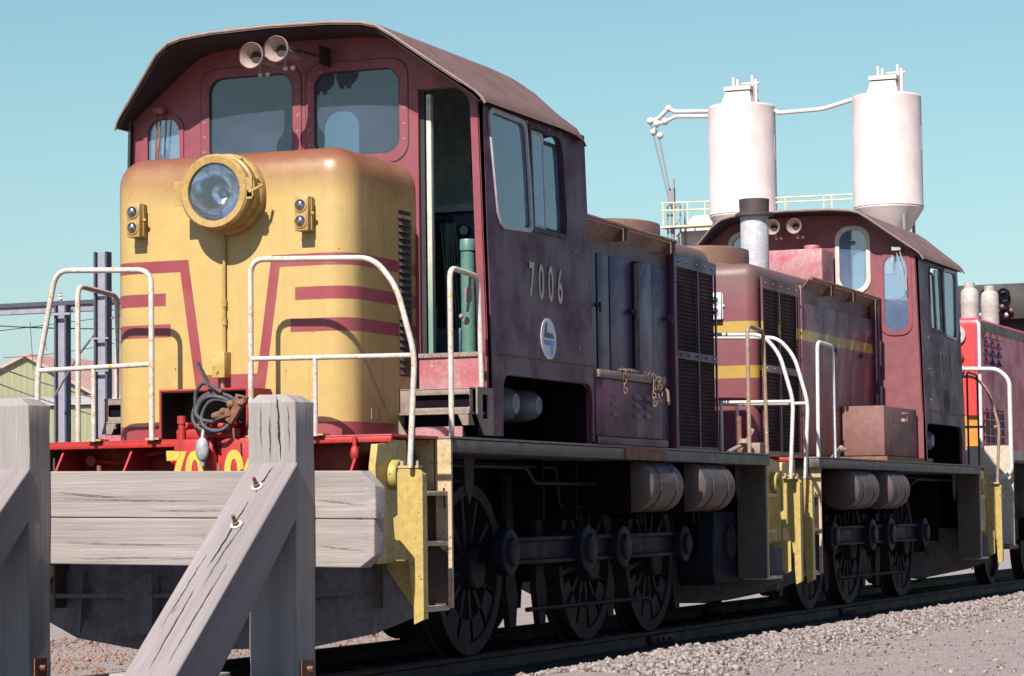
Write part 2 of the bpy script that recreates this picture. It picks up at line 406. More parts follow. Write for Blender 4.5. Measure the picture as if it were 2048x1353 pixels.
m_bolt = paint('pale_washer', (0.75, 0.68, 0.62), (0.4, 0.25, 0.2), .3, .5)
def mesh_mat():
    """fine woven radiator screen"""
    m, nt, out = new_mat('radiator_screen'); v, ob = coords(nt)
    sep = N(nt, 'ShaderNodeSeparateXYZ'); L(nt, ob, sep.inputs[0])
    a = M_(nt, 'ABSOLUTE', M_(nt, 'SINE', M_(nt, 'MULTIPLY', sep.outputs[1], 150)))
    b = M_(nt, 'ABSOLUTE', M_(nt, 'SINE', M_(nt, 'MULTIPLY', sep.outputs[2], 90)))
    h = M_(nt, 'MAXIMUM', M_(nt, 'POWER', a, 2.0), M_(nt, 'POWER', b, 2.0))
    w = M_(nt, 'GREATER_THAN', h, .72)
    col = mixc(nt, w, (0.006, 0.005, 0.008), mixc(nt, tex(nt, v, 4), (0.055, 0.035, 0.04), (0.10, 0.06, 0.05)))
    finish(nt, out, col, .8, 0, bump(nt, h, .8, .01), .06); return m
m_screen = mesh_mat()

# ------------------------------------------------------------------ shared locomotive pieces
ROOFP = [(0, 4.335), (.45, 4.325), (.68, 4.305), (.79, 4.275), (.89, 4.21), (1.10, 4.045), (1.27, 3.915), (1.36, 3.845), (1.405, 3.795), (1.42, 3.76)]
def roof_z(x, drop=.03):
    x = abs(x)
    for (a, za), (b, zb) in zip(ROOFP, ROOFP[1:]):
        if x <= b: return za + (zb - za) * (x - a) / (b - a) - drop
    return ROOFP[-1][1]
def vis(x):
    x = abs(x); return .78 if x < .86 else .78 + (x - .86) / (1.42 - .86) * .37
def wall_x(z): return 1.41 - max(0, z - 2.05) / 1.75 * .05

def window(root, poly, fn, mat=m_glass, rim=.035, rimmat=m_black, out=.012, dep=.012, name='window'):
    """rubber or metal surround (part) with its pane (sub-part)"""
    xs = [p[0] for p in poly]
    f = MB().plate(inset(poly, -rim), [inset(poly, .012)], -out, out * .4, fn).build(name, rimmat, root, smooth=40)
    MB().plate(inset(poly, .004), [], dep, dep + .006, fn).build('pane', mat, f, smooth=0)
    return f

def build_cab(root, A, s, rear_rims=m_black, rear_mat=None, nose_side=True):
    Y = lambda y: A + s * y
    F, R = 1.25, 3.22
    def wall(name, y0, y1, holes, mat, zb, lining=True):
        outer = [(-wall_x(zb), zb), (wall_x(zb), zb), (wall_x(3.76), 3.76)]
        xs = [1.30, 1.15, .95, .82, .7, .45, 0]
        outer += [(x, roof_z(x, .04)) for x in xs] + [(-x, roof_z(x, .04)) for x in xs[::-1][1:]] + [(-wall_x(3.76), 3.76)]
        o = MB().plate(outer, holes, y0, y1, lambda u, v, w: (u, Y(w), v)).build(name, mat, root, smooth=0)
        if lining:
            i0, i1 = (y1 + .004, y1 + .010) if y1 < 2 else (y0 - .010, y0 - .004)
            MB().plate([(a * .985, max(b - .012, 2.055)) for a, b in outer], [inset(h, .0) for h in holes], i0, i1,
                       lambda u, v, w: (u, Y(w), v)).build('lining', m_int, o, smooth=0)
        return o
    wl = rrect(-.73, -.05, 3.46, 4.09, .11); wr = rrect(.09, .76, 3.46, 4.07, .11)
    dl = rrect(-1.22, -.94, 2.95, 3.83, .11)
    door = [(.885, 2.07), (1.315, 2.07), (1.27, 3.70)] + [(p[0], p[1]) for p in arc(1.12, 3.74, .15, 0, 90, 6)] + [(.885, 3.89)]
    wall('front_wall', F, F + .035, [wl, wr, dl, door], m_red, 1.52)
    rw = [rrect(.46, .79, 3.43, 4.12, .14), rrect(-.79, -.46, 3.43, 4.12, .14), rrect(.96, 1.25, 2.95, 3.81, .11), rrect(-1.25, -.96, 2.95, 3.81, .11)]
    rear = wall('rear_wall', R - .035, R, rw, rear_mat or m_red, 1.52)
    fn = lambda u, v, w: (u, Y(F + w), v)
    if nose_side:
        for q in (wl, wr):
            wo_ = window(root, q, fn, m_glass, .050, m_red, .006)
            MB().plate(inset(q, -.056), [inset(q, -.050)], -.004, .002, fn).plate(inset(q, .010), [inset(q, .018)], -.004, .010, fn).build('gasket', m_black, wo_, smooth=0)
            rv = MB(); sx_ = [p[0] for p in q]; sz_ = [p[1] for p in q]
            for k in range(5):
                for xx in (min(sx_) - .022, max(sx_) + .022): rv.cyl(fn(xx, min(sz_) + .1 + k * .105, -.009), fn(xx, min(sz_) + .1 + k * .105, 0), .007, n=8)
            rv.build('rivets', m_rim, wo_)
        window(root, dl, fn, m_glass2, .02, m_red)
    fr = lambda u, v, w: (u, Y(R - w), v)
    for i, h in enumerate(rw):
        window(root, h, fr, m_glass2, .035, rear_rims if i < 2 else m_red, .014)
    # sides
    for sd in (1, -1):
        fs = lambda u, v, w, sd=sd: (sd * (wall_x(v) - w), Y(u), v)
        outer = [(F + .001, 1.52)]
        open_ = [(1.44, 1.53), (3.17, 1.53)] + arc(3.07, 1.84, .10, 0, 90, 5) + arc(1.54, 1.84, .10, 90, 180, 5)
        zs = [2.05, 3.79]
        outer = [(F, 1.52), (1.43, 1.52), (1.44, 1.80)] + arc(1.54, 1.84, .10, 180, 90, 5) + arc(3.07, 1.84, .10, 90, 0, 5) + [(3.17, 1.52), (R, 1.52), (R, 2.05), (R, 3.79), (F, 3.79), (F, 2.05)]
        w1 = [(1.44, 3.05)] + arc(1.55, 3.03, .08, 200, 270, 4) + arc(2.00, 3.03, .06, -90, 0, 4) + [(2.05, 3.35)] + arc(1.95, 3.66, .07, 5, 90, 4) + arc(1.42, 3.67, .07, 90, 180, 4)
        w2 = [(2.10, 2.99), (2.74, 2.99), (2.76, 3.1), (2.74, 3.55)] + arc(2.62, 3.60, .11, 0, 90, 5) + [(2.10, 3.72)]
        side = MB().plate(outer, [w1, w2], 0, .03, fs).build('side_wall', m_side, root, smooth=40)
        MB().plate([(a, b) for a, b in outer if b > 1.9], [w1, w2], .034, .040, fs).build('lining', m_int, side, smooth=40)
        MB().beam(fs(F, 2.078, -.004), fs(R, 2.078, -.004), .012, .010).build('weld_seam', m_rust, side, smooth=0)
        f1 = MB().plate(inset(w1, -.015), [inset(w1, .016)], -.014, .004, fs).build('window', m_wframe, root, smooth=40)
        MB().plate(inset(w1, .004), [], .010, .016, fs).build('pane', m_glass2, f1, smooth=0)
        f2 = MB().plate(inset(w2, -.012), [inset(w2, .012)], -.010, .004, fs).build('window', m_black, root, smooth=40)
        fa = MB().plate(rrect(2.11, 2.40, 3.0, 3.70, .04), [rrect(2.13, 2.375, 3.03, 3.68, .04)], .012, .024, fs).build('sliding_sash', m_wframe, f2, smooth=40)
        MB().plate(rrect(2.125, 2.38, 3.025, 3.685, .03), [], .015, .020, fs).build('pane', m_glass2, f2, smooth=0)
        MB().plate(rrect(2.39, 2.735, 3.0, 3.66, .05), [rrect(2.415, 2.71, 3.03, 3.63, .05)], .026, .038, fs).build('sliding_sash', m_black, f2, smooth=40)
        MB().plate(rrect(2.41, 2.715, 3.025, 3.635, .05), [], .029, .034, fs).build('pane', m_glass2, f2, smooth=0)
        if sd == 1:
            mb = MB()
            for k in range(4): mb.cyl(fs(2.05 + k * .22, 3.745, -.006), fs(2.05 + k * .22, 3.745, .002), .009, n=8)
            for k in range(3): mb.cyl(fs(2.93, 2.2 + k * .35, -.005), fs(2.93, 2.2 + k * .35, .002), .008, n=8)
            mb.build('rivets', m_wframe, side)
            # dark space behind the lower opening with the ends of two air reservoirs
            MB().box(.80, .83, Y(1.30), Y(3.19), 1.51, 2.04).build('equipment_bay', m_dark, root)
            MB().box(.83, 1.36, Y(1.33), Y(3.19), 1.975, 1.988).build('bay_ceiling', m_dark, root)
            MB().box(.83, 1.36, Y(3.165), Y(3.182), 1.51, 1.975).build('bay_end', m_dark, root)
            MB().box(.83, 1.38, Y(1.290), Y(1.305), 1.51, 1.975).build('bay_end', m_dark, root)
            for yy, rr in ((2.12, .125), (2.56, .115)):
                MB().lathe([(0, .50), (rr * .55, .49), (rr * .85, .45), (rr, .38), (rr, 0)], (.74, Y(yy), 1.77), (1, 0, 0), 24).build('air_reservoir', m_resv, root)
    # floor
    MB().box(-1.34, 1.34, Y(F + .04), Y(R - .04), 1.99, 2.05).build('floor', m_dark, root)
    # roof with its peaked visors front and back
    prof = ROOFP + [(1.40, 3.77), (1.385, 3.81), (1.34, 3.855)] + [(x, z - .028) for x, z in ROOFP[:-3][::-1]]
    full = [(x, z) for x, z in ROOFP] + [(1.40, 3.765), (1.385, 3.80), (1.34, 3.845)] + [(x, z - .028) for x, z in ROOFP[:7][::-1]]
    right = full
    left = [(-x, z) for x, z in full]
    loop = ROOFP + [(1.40, 3.765), (1.385, 3.80), (1.34, 3.845)] + [(x, z - .028) for x, z in ROOFP[:7][::-1]] \
        + [(-x, z - .028) for x, z in ROOFP[1:7]] + [(-1.34, 3.845), (-1.385, 3.80), (-1.40, 3.765)] + [(-x, z) for x, z in ROOFP[1:][::-1]]
    def fy(a, b, t):
        y0, y1 = vis(a), (4.26 if s > 0 else 4.38) - vis(a)
        dz = 0 if s < 0 else (0 if t < .89 else (-.012 if t < .95 else (-.035 if t < .99 else -.07)))
        return (a, Y(y0 + (y1 - y0) * t), b + dz)
    ts = [0, .25, .5, .75, .90, .965, 1]
    roof = MB().extrude(loop, fy, ts).build('roof', m_roof, root, smooth=50)
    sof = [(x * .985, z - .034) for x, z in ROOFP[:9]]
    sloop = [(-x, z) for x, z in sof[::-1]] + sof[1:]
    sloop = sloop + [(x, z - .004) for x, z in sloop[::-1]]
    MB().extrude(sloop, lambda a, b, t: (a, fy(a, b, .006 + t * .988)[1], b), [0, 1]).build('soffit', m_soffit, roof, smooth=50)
    for t0 in ((0, 1) if s < 0 else (0,)):
        sg = -1 if t0 == 0 else 1
        pts = [(-x, z) for x, z in ROOFP[1:][::-1]] + ROOFP
        mb = MB()
        mb.tube([(x, fy(x, z, t0)[1], z - .012) for x, z in pts], .009, 6)
        mb.build('visor_edge_highlight', m_rim, roof)  # pale bead added as the sunlit highlight along the roof edge
    return roof

def build_nose(root, A, s, mat):
    Y = lambda y: A + s * y
    y0, y1 = Y(.19), Y(1.245)
    b = rounded_box(-.905, .86, min(y0, y1), max(y0, y1), 1.505, 3.40, .19, -1 if s > 0 else 1)
    return b.build('nose', mat, root, smooth=50)

def build_chassis(root, A, s, end, tk=0.0):
    """deck, frames, wheels, rods, tanks, steps, skirts at both ends. local y grows from the nose end"""
    Y = lambda y: A + s * y
    def bx(mb, x0, x1, a, b, z0, z1):
        p, q = sorted((Y(a), Y(b))); return mb.box(x0, x1, p, q, z0, z1)
    # deck: a wide plate between the step wells, narrower over the wells
    dk = MB(); bx(dk, -1.40, 1.40, .58, 7.77, 1.40, 1.485)
    dk.build('deck', m_deck, root, bevel=.006)
    tp = MB(); bx(tp, -1.405, 1.405, .575, 7.775, 1.489, 1.503)
    tp.build('deck_plate', m_tray, root)
    fr = MB()
    for x in (-.62, .60): bx(fr, x, x + .03, .3, end - .3, .48, 1.398)
    bx(fr, -.55, .55, 2.0, 6.6, .75, 1.2); bx(fr, -.35, .35, .3, end - .3, .9, 1.395)
    for yy in (1.1, 3.2, 3.9, 5.3, 6.9): bx(fr, -1.0, 1.0, yy, yy + .04, .62 if yy in (1.1, 6.9) else .95, 1.398)
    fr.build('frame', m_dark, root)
    for yy in (1.25, 7.35):   # tapering hanger brackets below the deck edge
        for sx in (1, -1):
            hg = MB().plate([(-.09, 1.40), (.09, 1.40), (.07, 1.18), (0, 1.06), (-.07, 1.18)], [], 0, .012, lambda u, v, w, yy=yy, sx=sx: (sx * (1.22 + w), Y(yy + u), v))
            hg.build('hanger', m_wheel, root)
    # wheels
    for yy in (2.22, 4.59, 6.13):
        ax = MB().cyl((-.72, Y(yy), .61), (.72, Y(yy), .61), .085, n=16).build('axle', m_dark, root)
        for sx in (1, -1):
            w = MB()
            w.lathe([(.52, .70), (.52, .815), (.605, .820), (.612, .70), (.645, .695), (.645, .672), (.50, .672)], (0, Y(yy), .61), (sx, 0, 0), 56, True)
            w.lathe([(0, .885), (.13, .885), (.145, .87), (.15, .70), (0, .70)], (0, Y(yy), .61), (sx, 0, 0), 28)
            for k in range(12):
                a = 2 * pi * k / 12 + .15
                d = Vector((0, cos(a), sin(a)))
                c = Vector((sx * .765, Y(yy), .61)) + d * .335
                t = Vector((0, -sin(a), cos(a)))
                w.obox(c, d * .20, t * .020, Vector((.035, 0, 0)))
            # balance weight
            seg = [(cos(radians(a)) * .525, sin(radians(a)) * .525) for a in range(200, 341, 10)] + [(cos(radians(a)) * .36, sin(radians(a)) * .36) for a in range(340, 199, -20)]
            w.plate(seg, [], .72, .80, lambda u, v, w_, sx=sx, yy=yy: (sx * w_, Y(yy + u), .61 + v))
            wo = w.build('wheel', m_wheel, root, smooth=40)
            MB().cyl((sx * .80, Y(yy + .05), .72), (sx * 1.13, Y(yy + .05), .73), .075, n=18).build('crank_pin', m_rod, wo)
    # coupling rods with jackshaft
    pins = (2.27, 3.86, 4.66, 6.20)
    for sx in (1, -1):
        for a, b in zip(pins, pins[1:]):
            r = MB()
            for (z0, z1, x0, x1) in ((.635, .665, .99, 1.07), (.665, .80, 1.02, 1.04), (.80, .83, .99, 1.07)):
                bx(r, min(sx * x0, sx * x1), max(sx * x0, sx * x1), a + .10, b - .10, z0, z1)
            ro = r.build('coupling_rod', m_rod, root, bevel=.004)
        for yy, rr in zip(pins, (.165, .19, .165, .15)):
            b = MB().lathe([(0, 0), (rr * .55, 0), (rr * .62, -.03), (rr, -.035), (rr, -.12), (0, -.12)], (sx * 1.15, Y(yy), .73), (sx, 0, 0), 8 if yy == 3.86 else 24)
            b.build('rod_boss', m_rod, root, bevel=.004)
        MB().cyl((sx * .55, Y(3.86), .73), (sx * 1.0, Y(3.86), .73), .14, n=20).build('jackshaft', m_wheel, root)
        # brake hangers and blocks
        for yy in (3.12, 3.72, 5.25, 6.95):
            bk = MB()
            bk.plate([(-.05, 1.30), (.04, 1.30), (.07, .55), (.13, .40), (.09, .16), (-.02, .16), (-.10, .45)], [], 0, .05, lambda u, v, w, yy=yy, sx=sx: (sx * (.72 + w), Y(yy + u), v))
            bk.build('brake_block', m_wheel, root)
    for sx in (1, -1):
        pi_ = MB().tube(bend([(sx * 1.10, Y(.9), 1.33), (sx * 1.10, Y(2.6), 1.33), (sx * 1.05, Y(2.9), 1.22), (sx * 1.05, Y(4.2), 1.22)], .06), .016, 8)
        pi_.build('air_pipe', m_rod, root, smooth=50)
        MB().tube(bend([(sx * .95, Y(1.5), 1.36), (sx * .95, Y(3.6), 1.34), (sx * .90, Y(3.8), 1.05), (sx * .90, Y(6.9), 1.02)], .06), .012, 8).build('air_pipe', m_wheel, root, smooth=50)
        MB().tube([(sx * .98, Y(2.9), .30), (sx * .98, Y(5.6), .30)], .018, 8).build('brake_rod', m_wheel, root, smooth=50)
    # reservoirs beneath the deck edge
    for a, b in ((4.38 - tk, 5.14 - tk), (5.70 - tk, 6.53 - tk)):
        for sx in (1, -1):
            r = .205
            t = MB().lathe([(0, -.025), (r * .6, -.020), (r * .88, -.006), (r * .95, .006), (r, .012), (r, (b - a) - .012), (r * .95, b - a - .006), (r * .6, b - a + .02), (0, b - a + .025)], (sx * 1.255, Y(a), 1.205), (0, s, 0), 32)
            to = t.build('air_tank', m_tank, root, smooth=50)
            st = MB()
            for q in (): st.tube([(sx * 1.255 + cos(t_) * (r + .006), Y(a + (b - a) * q), 1.205 + sin(t_) * (r + .006)) for t_ in [i * 2 * pi / 24 for i in range(24)]], .008, 6, closed=True)
            MB().box(*sorted((sx * .86, sx * 1.285)), *sorted((Y(a - .045), Y(a - .03))), .98, 1.40).build('tank_shade_plate', m_dark, root)  # added dark plate standing for shade over the tank end
            for q in (.25, .75): MB().tube([(sx * 1.255 + cos(t_) * (r + .004), Y(a + (b - a) * q), 1.205 + sin(t_) * (r + .004)) for t_ in [i * 2 * pi / 28 for i in range(28)]], .004, 6, closed=True).build('strap', m_tank, to)
            MB().cyl((sx * 1.25, Y(a + .3), .99), (sx * 1.25, Y(a + .3), .90), .012, n=8).build('drain_cock', m_rod, to)
    # ends
    for e in (0, 1):
        E = (lambda y: Y(y)) if e == 0 else (lambda y: Y(end - .15 - y))   # local outwards from y=-.15
        def eb(mb, x0, x1, a, b, z0, z1):
            p, q = sorted((E(a), E(b))); return mb.box(x0, x1, p, q, z0, z1)
        fp = MB(); eb(fp, -1.30, 1.30, -.15, .60, 1.487, 1.504); eb(fp, -1.30, 1.30, -.16, -.13, 1.455, 1.489)
        fp.build('footplate', m_front, root, bevel=.003)
        hs = MB(); eb(hs, -1.12, 1.12, .12, .16, .76, 1.484)
        ho = hs.build('headstock', m_front, root)
        hb = MB(); eb(hb, -1.13, 1.13, .164, .18, .76, 1.484); hb.build('backing_plate', m_dark, ho)
        for sx in (1, -1):
            for x in (.55, 1.06):
                tri = MB().plate([(.12, 1.484), (.12, 1.0), (-.30, 1.22), (-.12, 1.455)], [], 0, .015, lambda u, v, w, x=x, sx=sx: (sx * (x + w), E(u), v))
                tri.build('gusset', m_front, root)
        sk = MB().plate([(-1.36, .66), (-1.12, .66), (-1.12, .84), (1.12, .84), (1.12, .66), (1.36, .66), (1.36, .36), (1.10, .26), (.60, .16), (-.60, .15), (-1.05, .22), (-1.34, .36)], [], 0, .02,
                        lambda u, v, w: (u, E(.02 - (.66 - v) * .02 + w), v))
        for x in (-1.0, -.15, .62, 1.12): sk.plate([(-.05, .66), (.25, .66), (-.10, .25)], [], 0, .02, lambda u, v, w, x=x: (x + w, E(.02 + u), v))
        sk.tube([(-1.25, E(-.10), .50), (-.3, E(-.11), .50), (.2, E(-.12), .48), (1.0, E(-.11), .52)], .016, 8)
        sk.box(-.62, -.42, min(E(-.12), E(-.02)), max(E(-.12), E(-.02)), .25, .64)
        sk.build('pilot_skirt', m_skirt, root, smooth=0)
        for sx in (1, -1):
            # outer step-well panel (faces the camera) with its chopped profile
            pf = [(1.345, 1.285), (1.46, 1.285)] + arc(1.475, 1.25, .03, 80, 0, 4) + [(1.505, .355), (1.44, .325), (1.425, .55), (1.41, .69), (1.375, .82), (1.315, .85), (1.305, .98), (1.335, 1.0), (1.335, 1.26)]
            fn = lambda u, v, w, sx=sx: (sx * u, E(-.15 + w), v)
            st = MB().plate(pf, [], 0, .02, fn)
            st.plate([(1.485, 1.26), (1.505, 1.25), (1.505, .355), (1.485, .36)], [], .02, .07, fn)
            so = st.build('step_panel', m_yel, root, smooth=0)
            cap = MB(); eb(cap, *(sorted((sx * 1.34, sx * 1.48))), -.155, -.09, 1.29, 1.305)
            for xx in (1.36, 1.46): cap.cyl((sx * xx, E(-.13), 1.305), (sx * xx, E(-.13), 1.335), .012, n=8)
            cap.build('rail_foot', m_cream, so)
            MB().plate([(1.20, .72), (1.43, .72), (1.43, .45), (1.38, .42), (1.20, .66)], [], 0, .015, lambda u, v, w, sx=sx: (sx * u, E(-.02 + w), v)).build('corner_plate', m_yel, root, smooth=0)
            # lifting lug with its eye
            lg = MB().plate([(-.30, .70), (.02, .70), (.16, .70), (.16, 1.47), (-.04, 1.47), (-.16, 1.445), (-.27, 1.44), (-.31, 1.30), (-.30, 1.15)], [circ(-.05, 1.25, .036, 16)], 0, .045,
                            lambda u, v, w, sx=sx: (sx * (1.215 + w), E(u), v))
            lg.lathe([(.036, .0), (.085, .0), (.095, -.012), (.095, -.05), (.036, -.05)], (sx * 1.315, E(-.05), 1.25), (sx, 0, 0), 28, True)
            lg.build('lifting_lug', m_yel, root, smooth=35)
            # inner panel at the back of the well with its treads
            fb = lambda u, v, w, sx=sx: (sx * u, E(.58 - w), v)
            bp = MB().plate([(1.285, 1.483), (1.395, 1.483), (1.395, .40), (1.365, .40), (1.365, .72)] + arc(1.335, .74, .03, 0, 90, 4) + [(1.30, .80), (1.285, .86)], [rrect(1.335, 1.350, 1.04, 1.17, .004)], .0, .02, fb)
            bp.plate([(1.14, 1.483), (1.272, 1.483), (1.272, 1.16), (1.20, 1.16), (1.14, 1.20)], [], .0, .02, fb)
            bo = bp.build('well_panel', m_cream, root, smooth=0)
            bk = MB(); eb(bk, *sorted((sx * 1.12, sx * 1.385)), .595, .61, .40, 1.40); eb(bk, *sorted((sx * 1.14, sx * 1.155)), -.12, .59, .42, 1.40)
            bk.build('well_back', m_wellb, bo)
            for z0, d in ((1.12, .40), (.80, .36), (.385, .50)):
                tr = MB(); eb(tr, *sorted((sx * 1.16, sx * 1.37)), .58 - d, .578, z0, z0 + .03)
                tr.build('tread', m_cream, bo, bevel=.003)
    return Y

def handrail(root, pts, r=.0185, mat=m_white, name='handrail', rr=.07, parent=None):
    return MB().tube(bend(pts, rr), r, 10).build(name, mat, parent or root, smooth=60)
def end_rails(root, E, mat, mat2=None):
    """two gates of bent pipe on one end, E maps outward local y"""
    y = E(-.19); mat2 = mat2 or mat
    for sx, pts, mid, post in ((1, [(.315, 1.50), (.32, 2.635), (1.18, 2.605), (1.335, 2.42), (1.455, 1.99), (1.415, 1.29)], (.32, 1.457, 1.995), .77),
                               (-1, [(-.40, 1.50), (-.40, 2.60), (-1.11, 2.63), (-1.25, 1.98), (-1.26, 1.29)], (-.40, -1.25, 1.985), -.83)):
        dx = .025; mid = (mid[0] + dx, mid[1] + dx, mid[2]); post += dx; pts = [(x + dx, z) for x, z in pts]
        h = handrail(root, [(x, y, z) for x, z in pts], mat=mat, rr=.10)
        MB().tube([(mid[0], y, mid[2] + .005), (mid[1], y, mid[2] - .01)], .0165, 10).build('mid_rail', mat, h, smooth=60)
        MB().tube([(post, y, mid[2]), (post, y, 1.50)], .0155, 10).build('rail_post', mat2, h, smooth=60)
        fo = MB()
        for x in (pts[0][0], post): fo.box(x - .05, x + .05, min(y, E(-.08)), max(y, E(-.08)), 1.504, 1.516)
        fo.build('rail_foot', m_yel, h)

def badge(root, fn, c, r, mats):
    cy, cz = c
    b = MB().plate(circ(cy, cz, r, 40), [], .002, .006, fn).build('badge', mats[0], root, smooth=0)
    k = r / .155
    navy = [(-.055, .115), (-.025, .118), (-.040, .045), (.085, .028), (.110, -.005), (-.095, .020), (-.075, .045)]
    blue = [(-x, -z) for x, z in navy]
    MB().plate([(cy + x * k, cz + z * k) for x, z in [(-.06, .12), (-.022, .12), (-.042, .048), (.085, .042), (.115, .008), (-.105, .008)]], [], .0075, .009, fn).build('badge_mark', mats[1], b, smooth=0)
    MB().plate([(cy + x * k, cz + z * k) for x, z in [(.06, -.12), (.022, -.12), (.042, -.048), (-.085, -.042), (-.115, -.008), (.105, -.008)]], [], .0075, .009, fn).build('badge_mark', mats[2], b, smooth=0)
def horn(root, x, y, z, d, r=.085, ln=.30):
    h = MB().lathe([(r, 0), (r * 1.04, .004), (r * 1.04, .012), (r * .82, .03), (r * .55, .08), (r * .38, .15), (r * .30, ln)], (x, y, z), (0, d, 0), 28)
    h.lathe([(r * .96, .004), (r * .74, .034), (r * .48, .085), (r * .30, .15), (r * .22, ln)], (x, y, z), (0, d, 0), 28)
    h.cyl((x, y + d * .14, z), (x + .0, y + d * .14, z - .11), .010, n=8)
    ho = h.build('horn', m_horn, root, smooth=50)
    MB().cyl((x, y + d * .085, z), (x, y + d * .095, z), r * .46, n=20).build('throat', m_hinside, ho)
    for q in (-.028, .028): MB().sphere((x + q + .04, y + d * .12, z - .115), .018, 10, 8).build('horn_bolt', m_bolt, ho)
def marker(root, x, y, z, d=-1, mat=m_lamp, lens=(m_chrome, m_chrome), w=.095, h=.225, dep=.10):
    b = MB().box(x - w / 2, x + w / 2, min(y, y - d * dep), max(y, y - d * dep), z - h / 2, z + h / 2)
    bo = b.build('marker_lamp', mat, root, bevel=.006)
    hg = MB()
    hg.box(x + w / 2, x + w / 2 + .006, min(y - d * .045, y - d * .06), max(y - d * .045, y - d * .06), z - h / 2 + .01, z + h / 2 - .01)
    hg.sphere((x + w / 2 + .010, y - d * .05, z), .014, 8, 6)
    hg.build('hinge', mat, bo)
    for k, dz in enumerate((.055, -.05)):
        l = MB(); l.lathe([(.046, 0), (.046, .006), (.036, .008), (.034, 0)], (x - .005, y, z + dz), (0, d, 0), 24)
        lo = l.build('bezel', mat, bo)
        MB().sphere((x - .005, y + d * .002, z + dz), .035, 18, 12, (1, .8, 1)).build('lens', lens[k], bo, smooth=60)

# ================================================================== FIRST LOCOMOTIVE
loco = thing('shunting_locomotive', 'nearest diesel shunter with yellow nose, big round headlight and number 7006 on its open cab', 'locomotive', (0, 0, 0), 'diesel locomotives parked in line')
END1 = 8.42
build_chassis(loco, 0, 1, END1)
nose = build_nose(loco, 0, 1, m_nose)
roof = build_cab(loco, 0, 1)
ZZ = lambda y, s=-1: (lambda u, v, w: (u, y - w, v))
# headlight
HF = .07
hx, hz = .0, 3.105
h = MB().lathe([(.19, -.105), (.232, -.110), (.246, -.095), (.246, -.060), (.238, -.050), (.238, -.030), (.254, -.020), (.254, .030), (.244, .045), (.262, .060), (.268, .075), (.268, .125), (.18, .125), (.185, -.06)], (hx, HF, hz), (0, 1, 0), 56, True)
h.box(hx - .300, hx - .225, HF - .085, HF - .070, hz - .075, hz + .085)
h.box(hx + .235, hx + .285, HF - .10, HF - .02, hz - .045, hz - .005); h.box(hx + .235, hx + .275, HF - .10, HF - .085, hz - .06, hz + .08)
h.tube([(hx + .255, HF - .105, hz - .02), (hx + .30, HF - .07, hz + .01), (hx + .315, HF - .03, hz + .03)], .011, 8)
hl = h.build('headlight', m_lamp, loco, smooth=35)
for a in (20, 60, 100, 140, 185, 300, 330): MB().sphere((hx + .262 * cos(radians(a)), HF + .035, hz + .262 * sin(radians(a))), .010, 8, 6).build('screw', m_lamp, hl)
MB().lathe([(.02, .10), (.06, .085), (.11, .055), (.15, .015), (.175, -.03), (.186, -.075)], (hx, HF, hz), (0, 1, 0), 48).build('reflector', m_refl, hl, smooth=60)
MB().sphere((hx + .01, HF + .01, hz), .035, 16, 12).build('bulb', m_lens, hl, smooth=60)
MB().tube([(hx, HF, hz - .02), (hx, HF, hz - .17)], .006, 8).tube([(hx, HF, hz + .03), (hx, HF - .01, hz + .16)], .003, 6).build('filament_stem', m_chrome, hl)
MB().lathe([(0, -.098), (.12, -.096), (.193, -.088), (.193, -.083), (.12, -.091), (0, -.093)], (hx, HF, hz), (0, 1, 0), 48).build('lens', m_lens, hl, smooth=60)
marker(loco, .570, 0.085, 2.945); marker(loco, -.665, 0.085, 2.965)
cd = MB().tube(bend([(-.035, .13, 2.86), (-.035, .172, 2.82), (-.038, .174, 2.05)], .03), .0115, 10)
for z in (2.42, 2.30): cd.cyl((-.037, .174, z), (-.037, .174, z - .05), .017, n=12)
cd.build('conduit', m_lamp, loco, smooth=50)
jb = MB().box(-.095, .0, .10, .189, 1.905, 2.075).build('junction_box', m_yel, loco, bevel=.005)
MB().tube([(-.04, .15, 1.905), (-.04, .15, 1.84)], .014, 8).build('gland', m_tray, jb)
for cx_, z_ in ((-.05, 1.87), (.05, 1.86)): pass
# louvre bank on the nose flank
lv = MB()
for k in range(24):
    z = 1.94 + k * .0455
    lv.add([(.859, .965, z), (.859, 1.145, z), (.874, 1.145, z - .004), (.874, .965, z - .004), (.859, .965, z + .026), (.859, 1.145, z + .026)],
           [(0, 1, 2, 3), (3, 2, 5, 4), (0, 3, 4), (1, 5, 2), (0, 4, 5, 1)])
lv.v = [(x + (.004 if x < .87 else .006), y, z) for x, y, z in lv.v]
lv.build('louvre_bank', m_tank, loco, smooth=0)
MB().box(.859, .864, .955, 1.155, 1.925, 3.04).build('louvre_frame', m_black, loco)
# faint hatch outline low on the flank
ht = MB()
for z in (1.62, 1.70): ht.box(.859, .864, .50, .63, z, z + .004)
for y in (.50, .63): ht.box(.859, .864, y, y + .004, 1.62, 1.704)
ht.build('hatch_bead', m_step, loco)
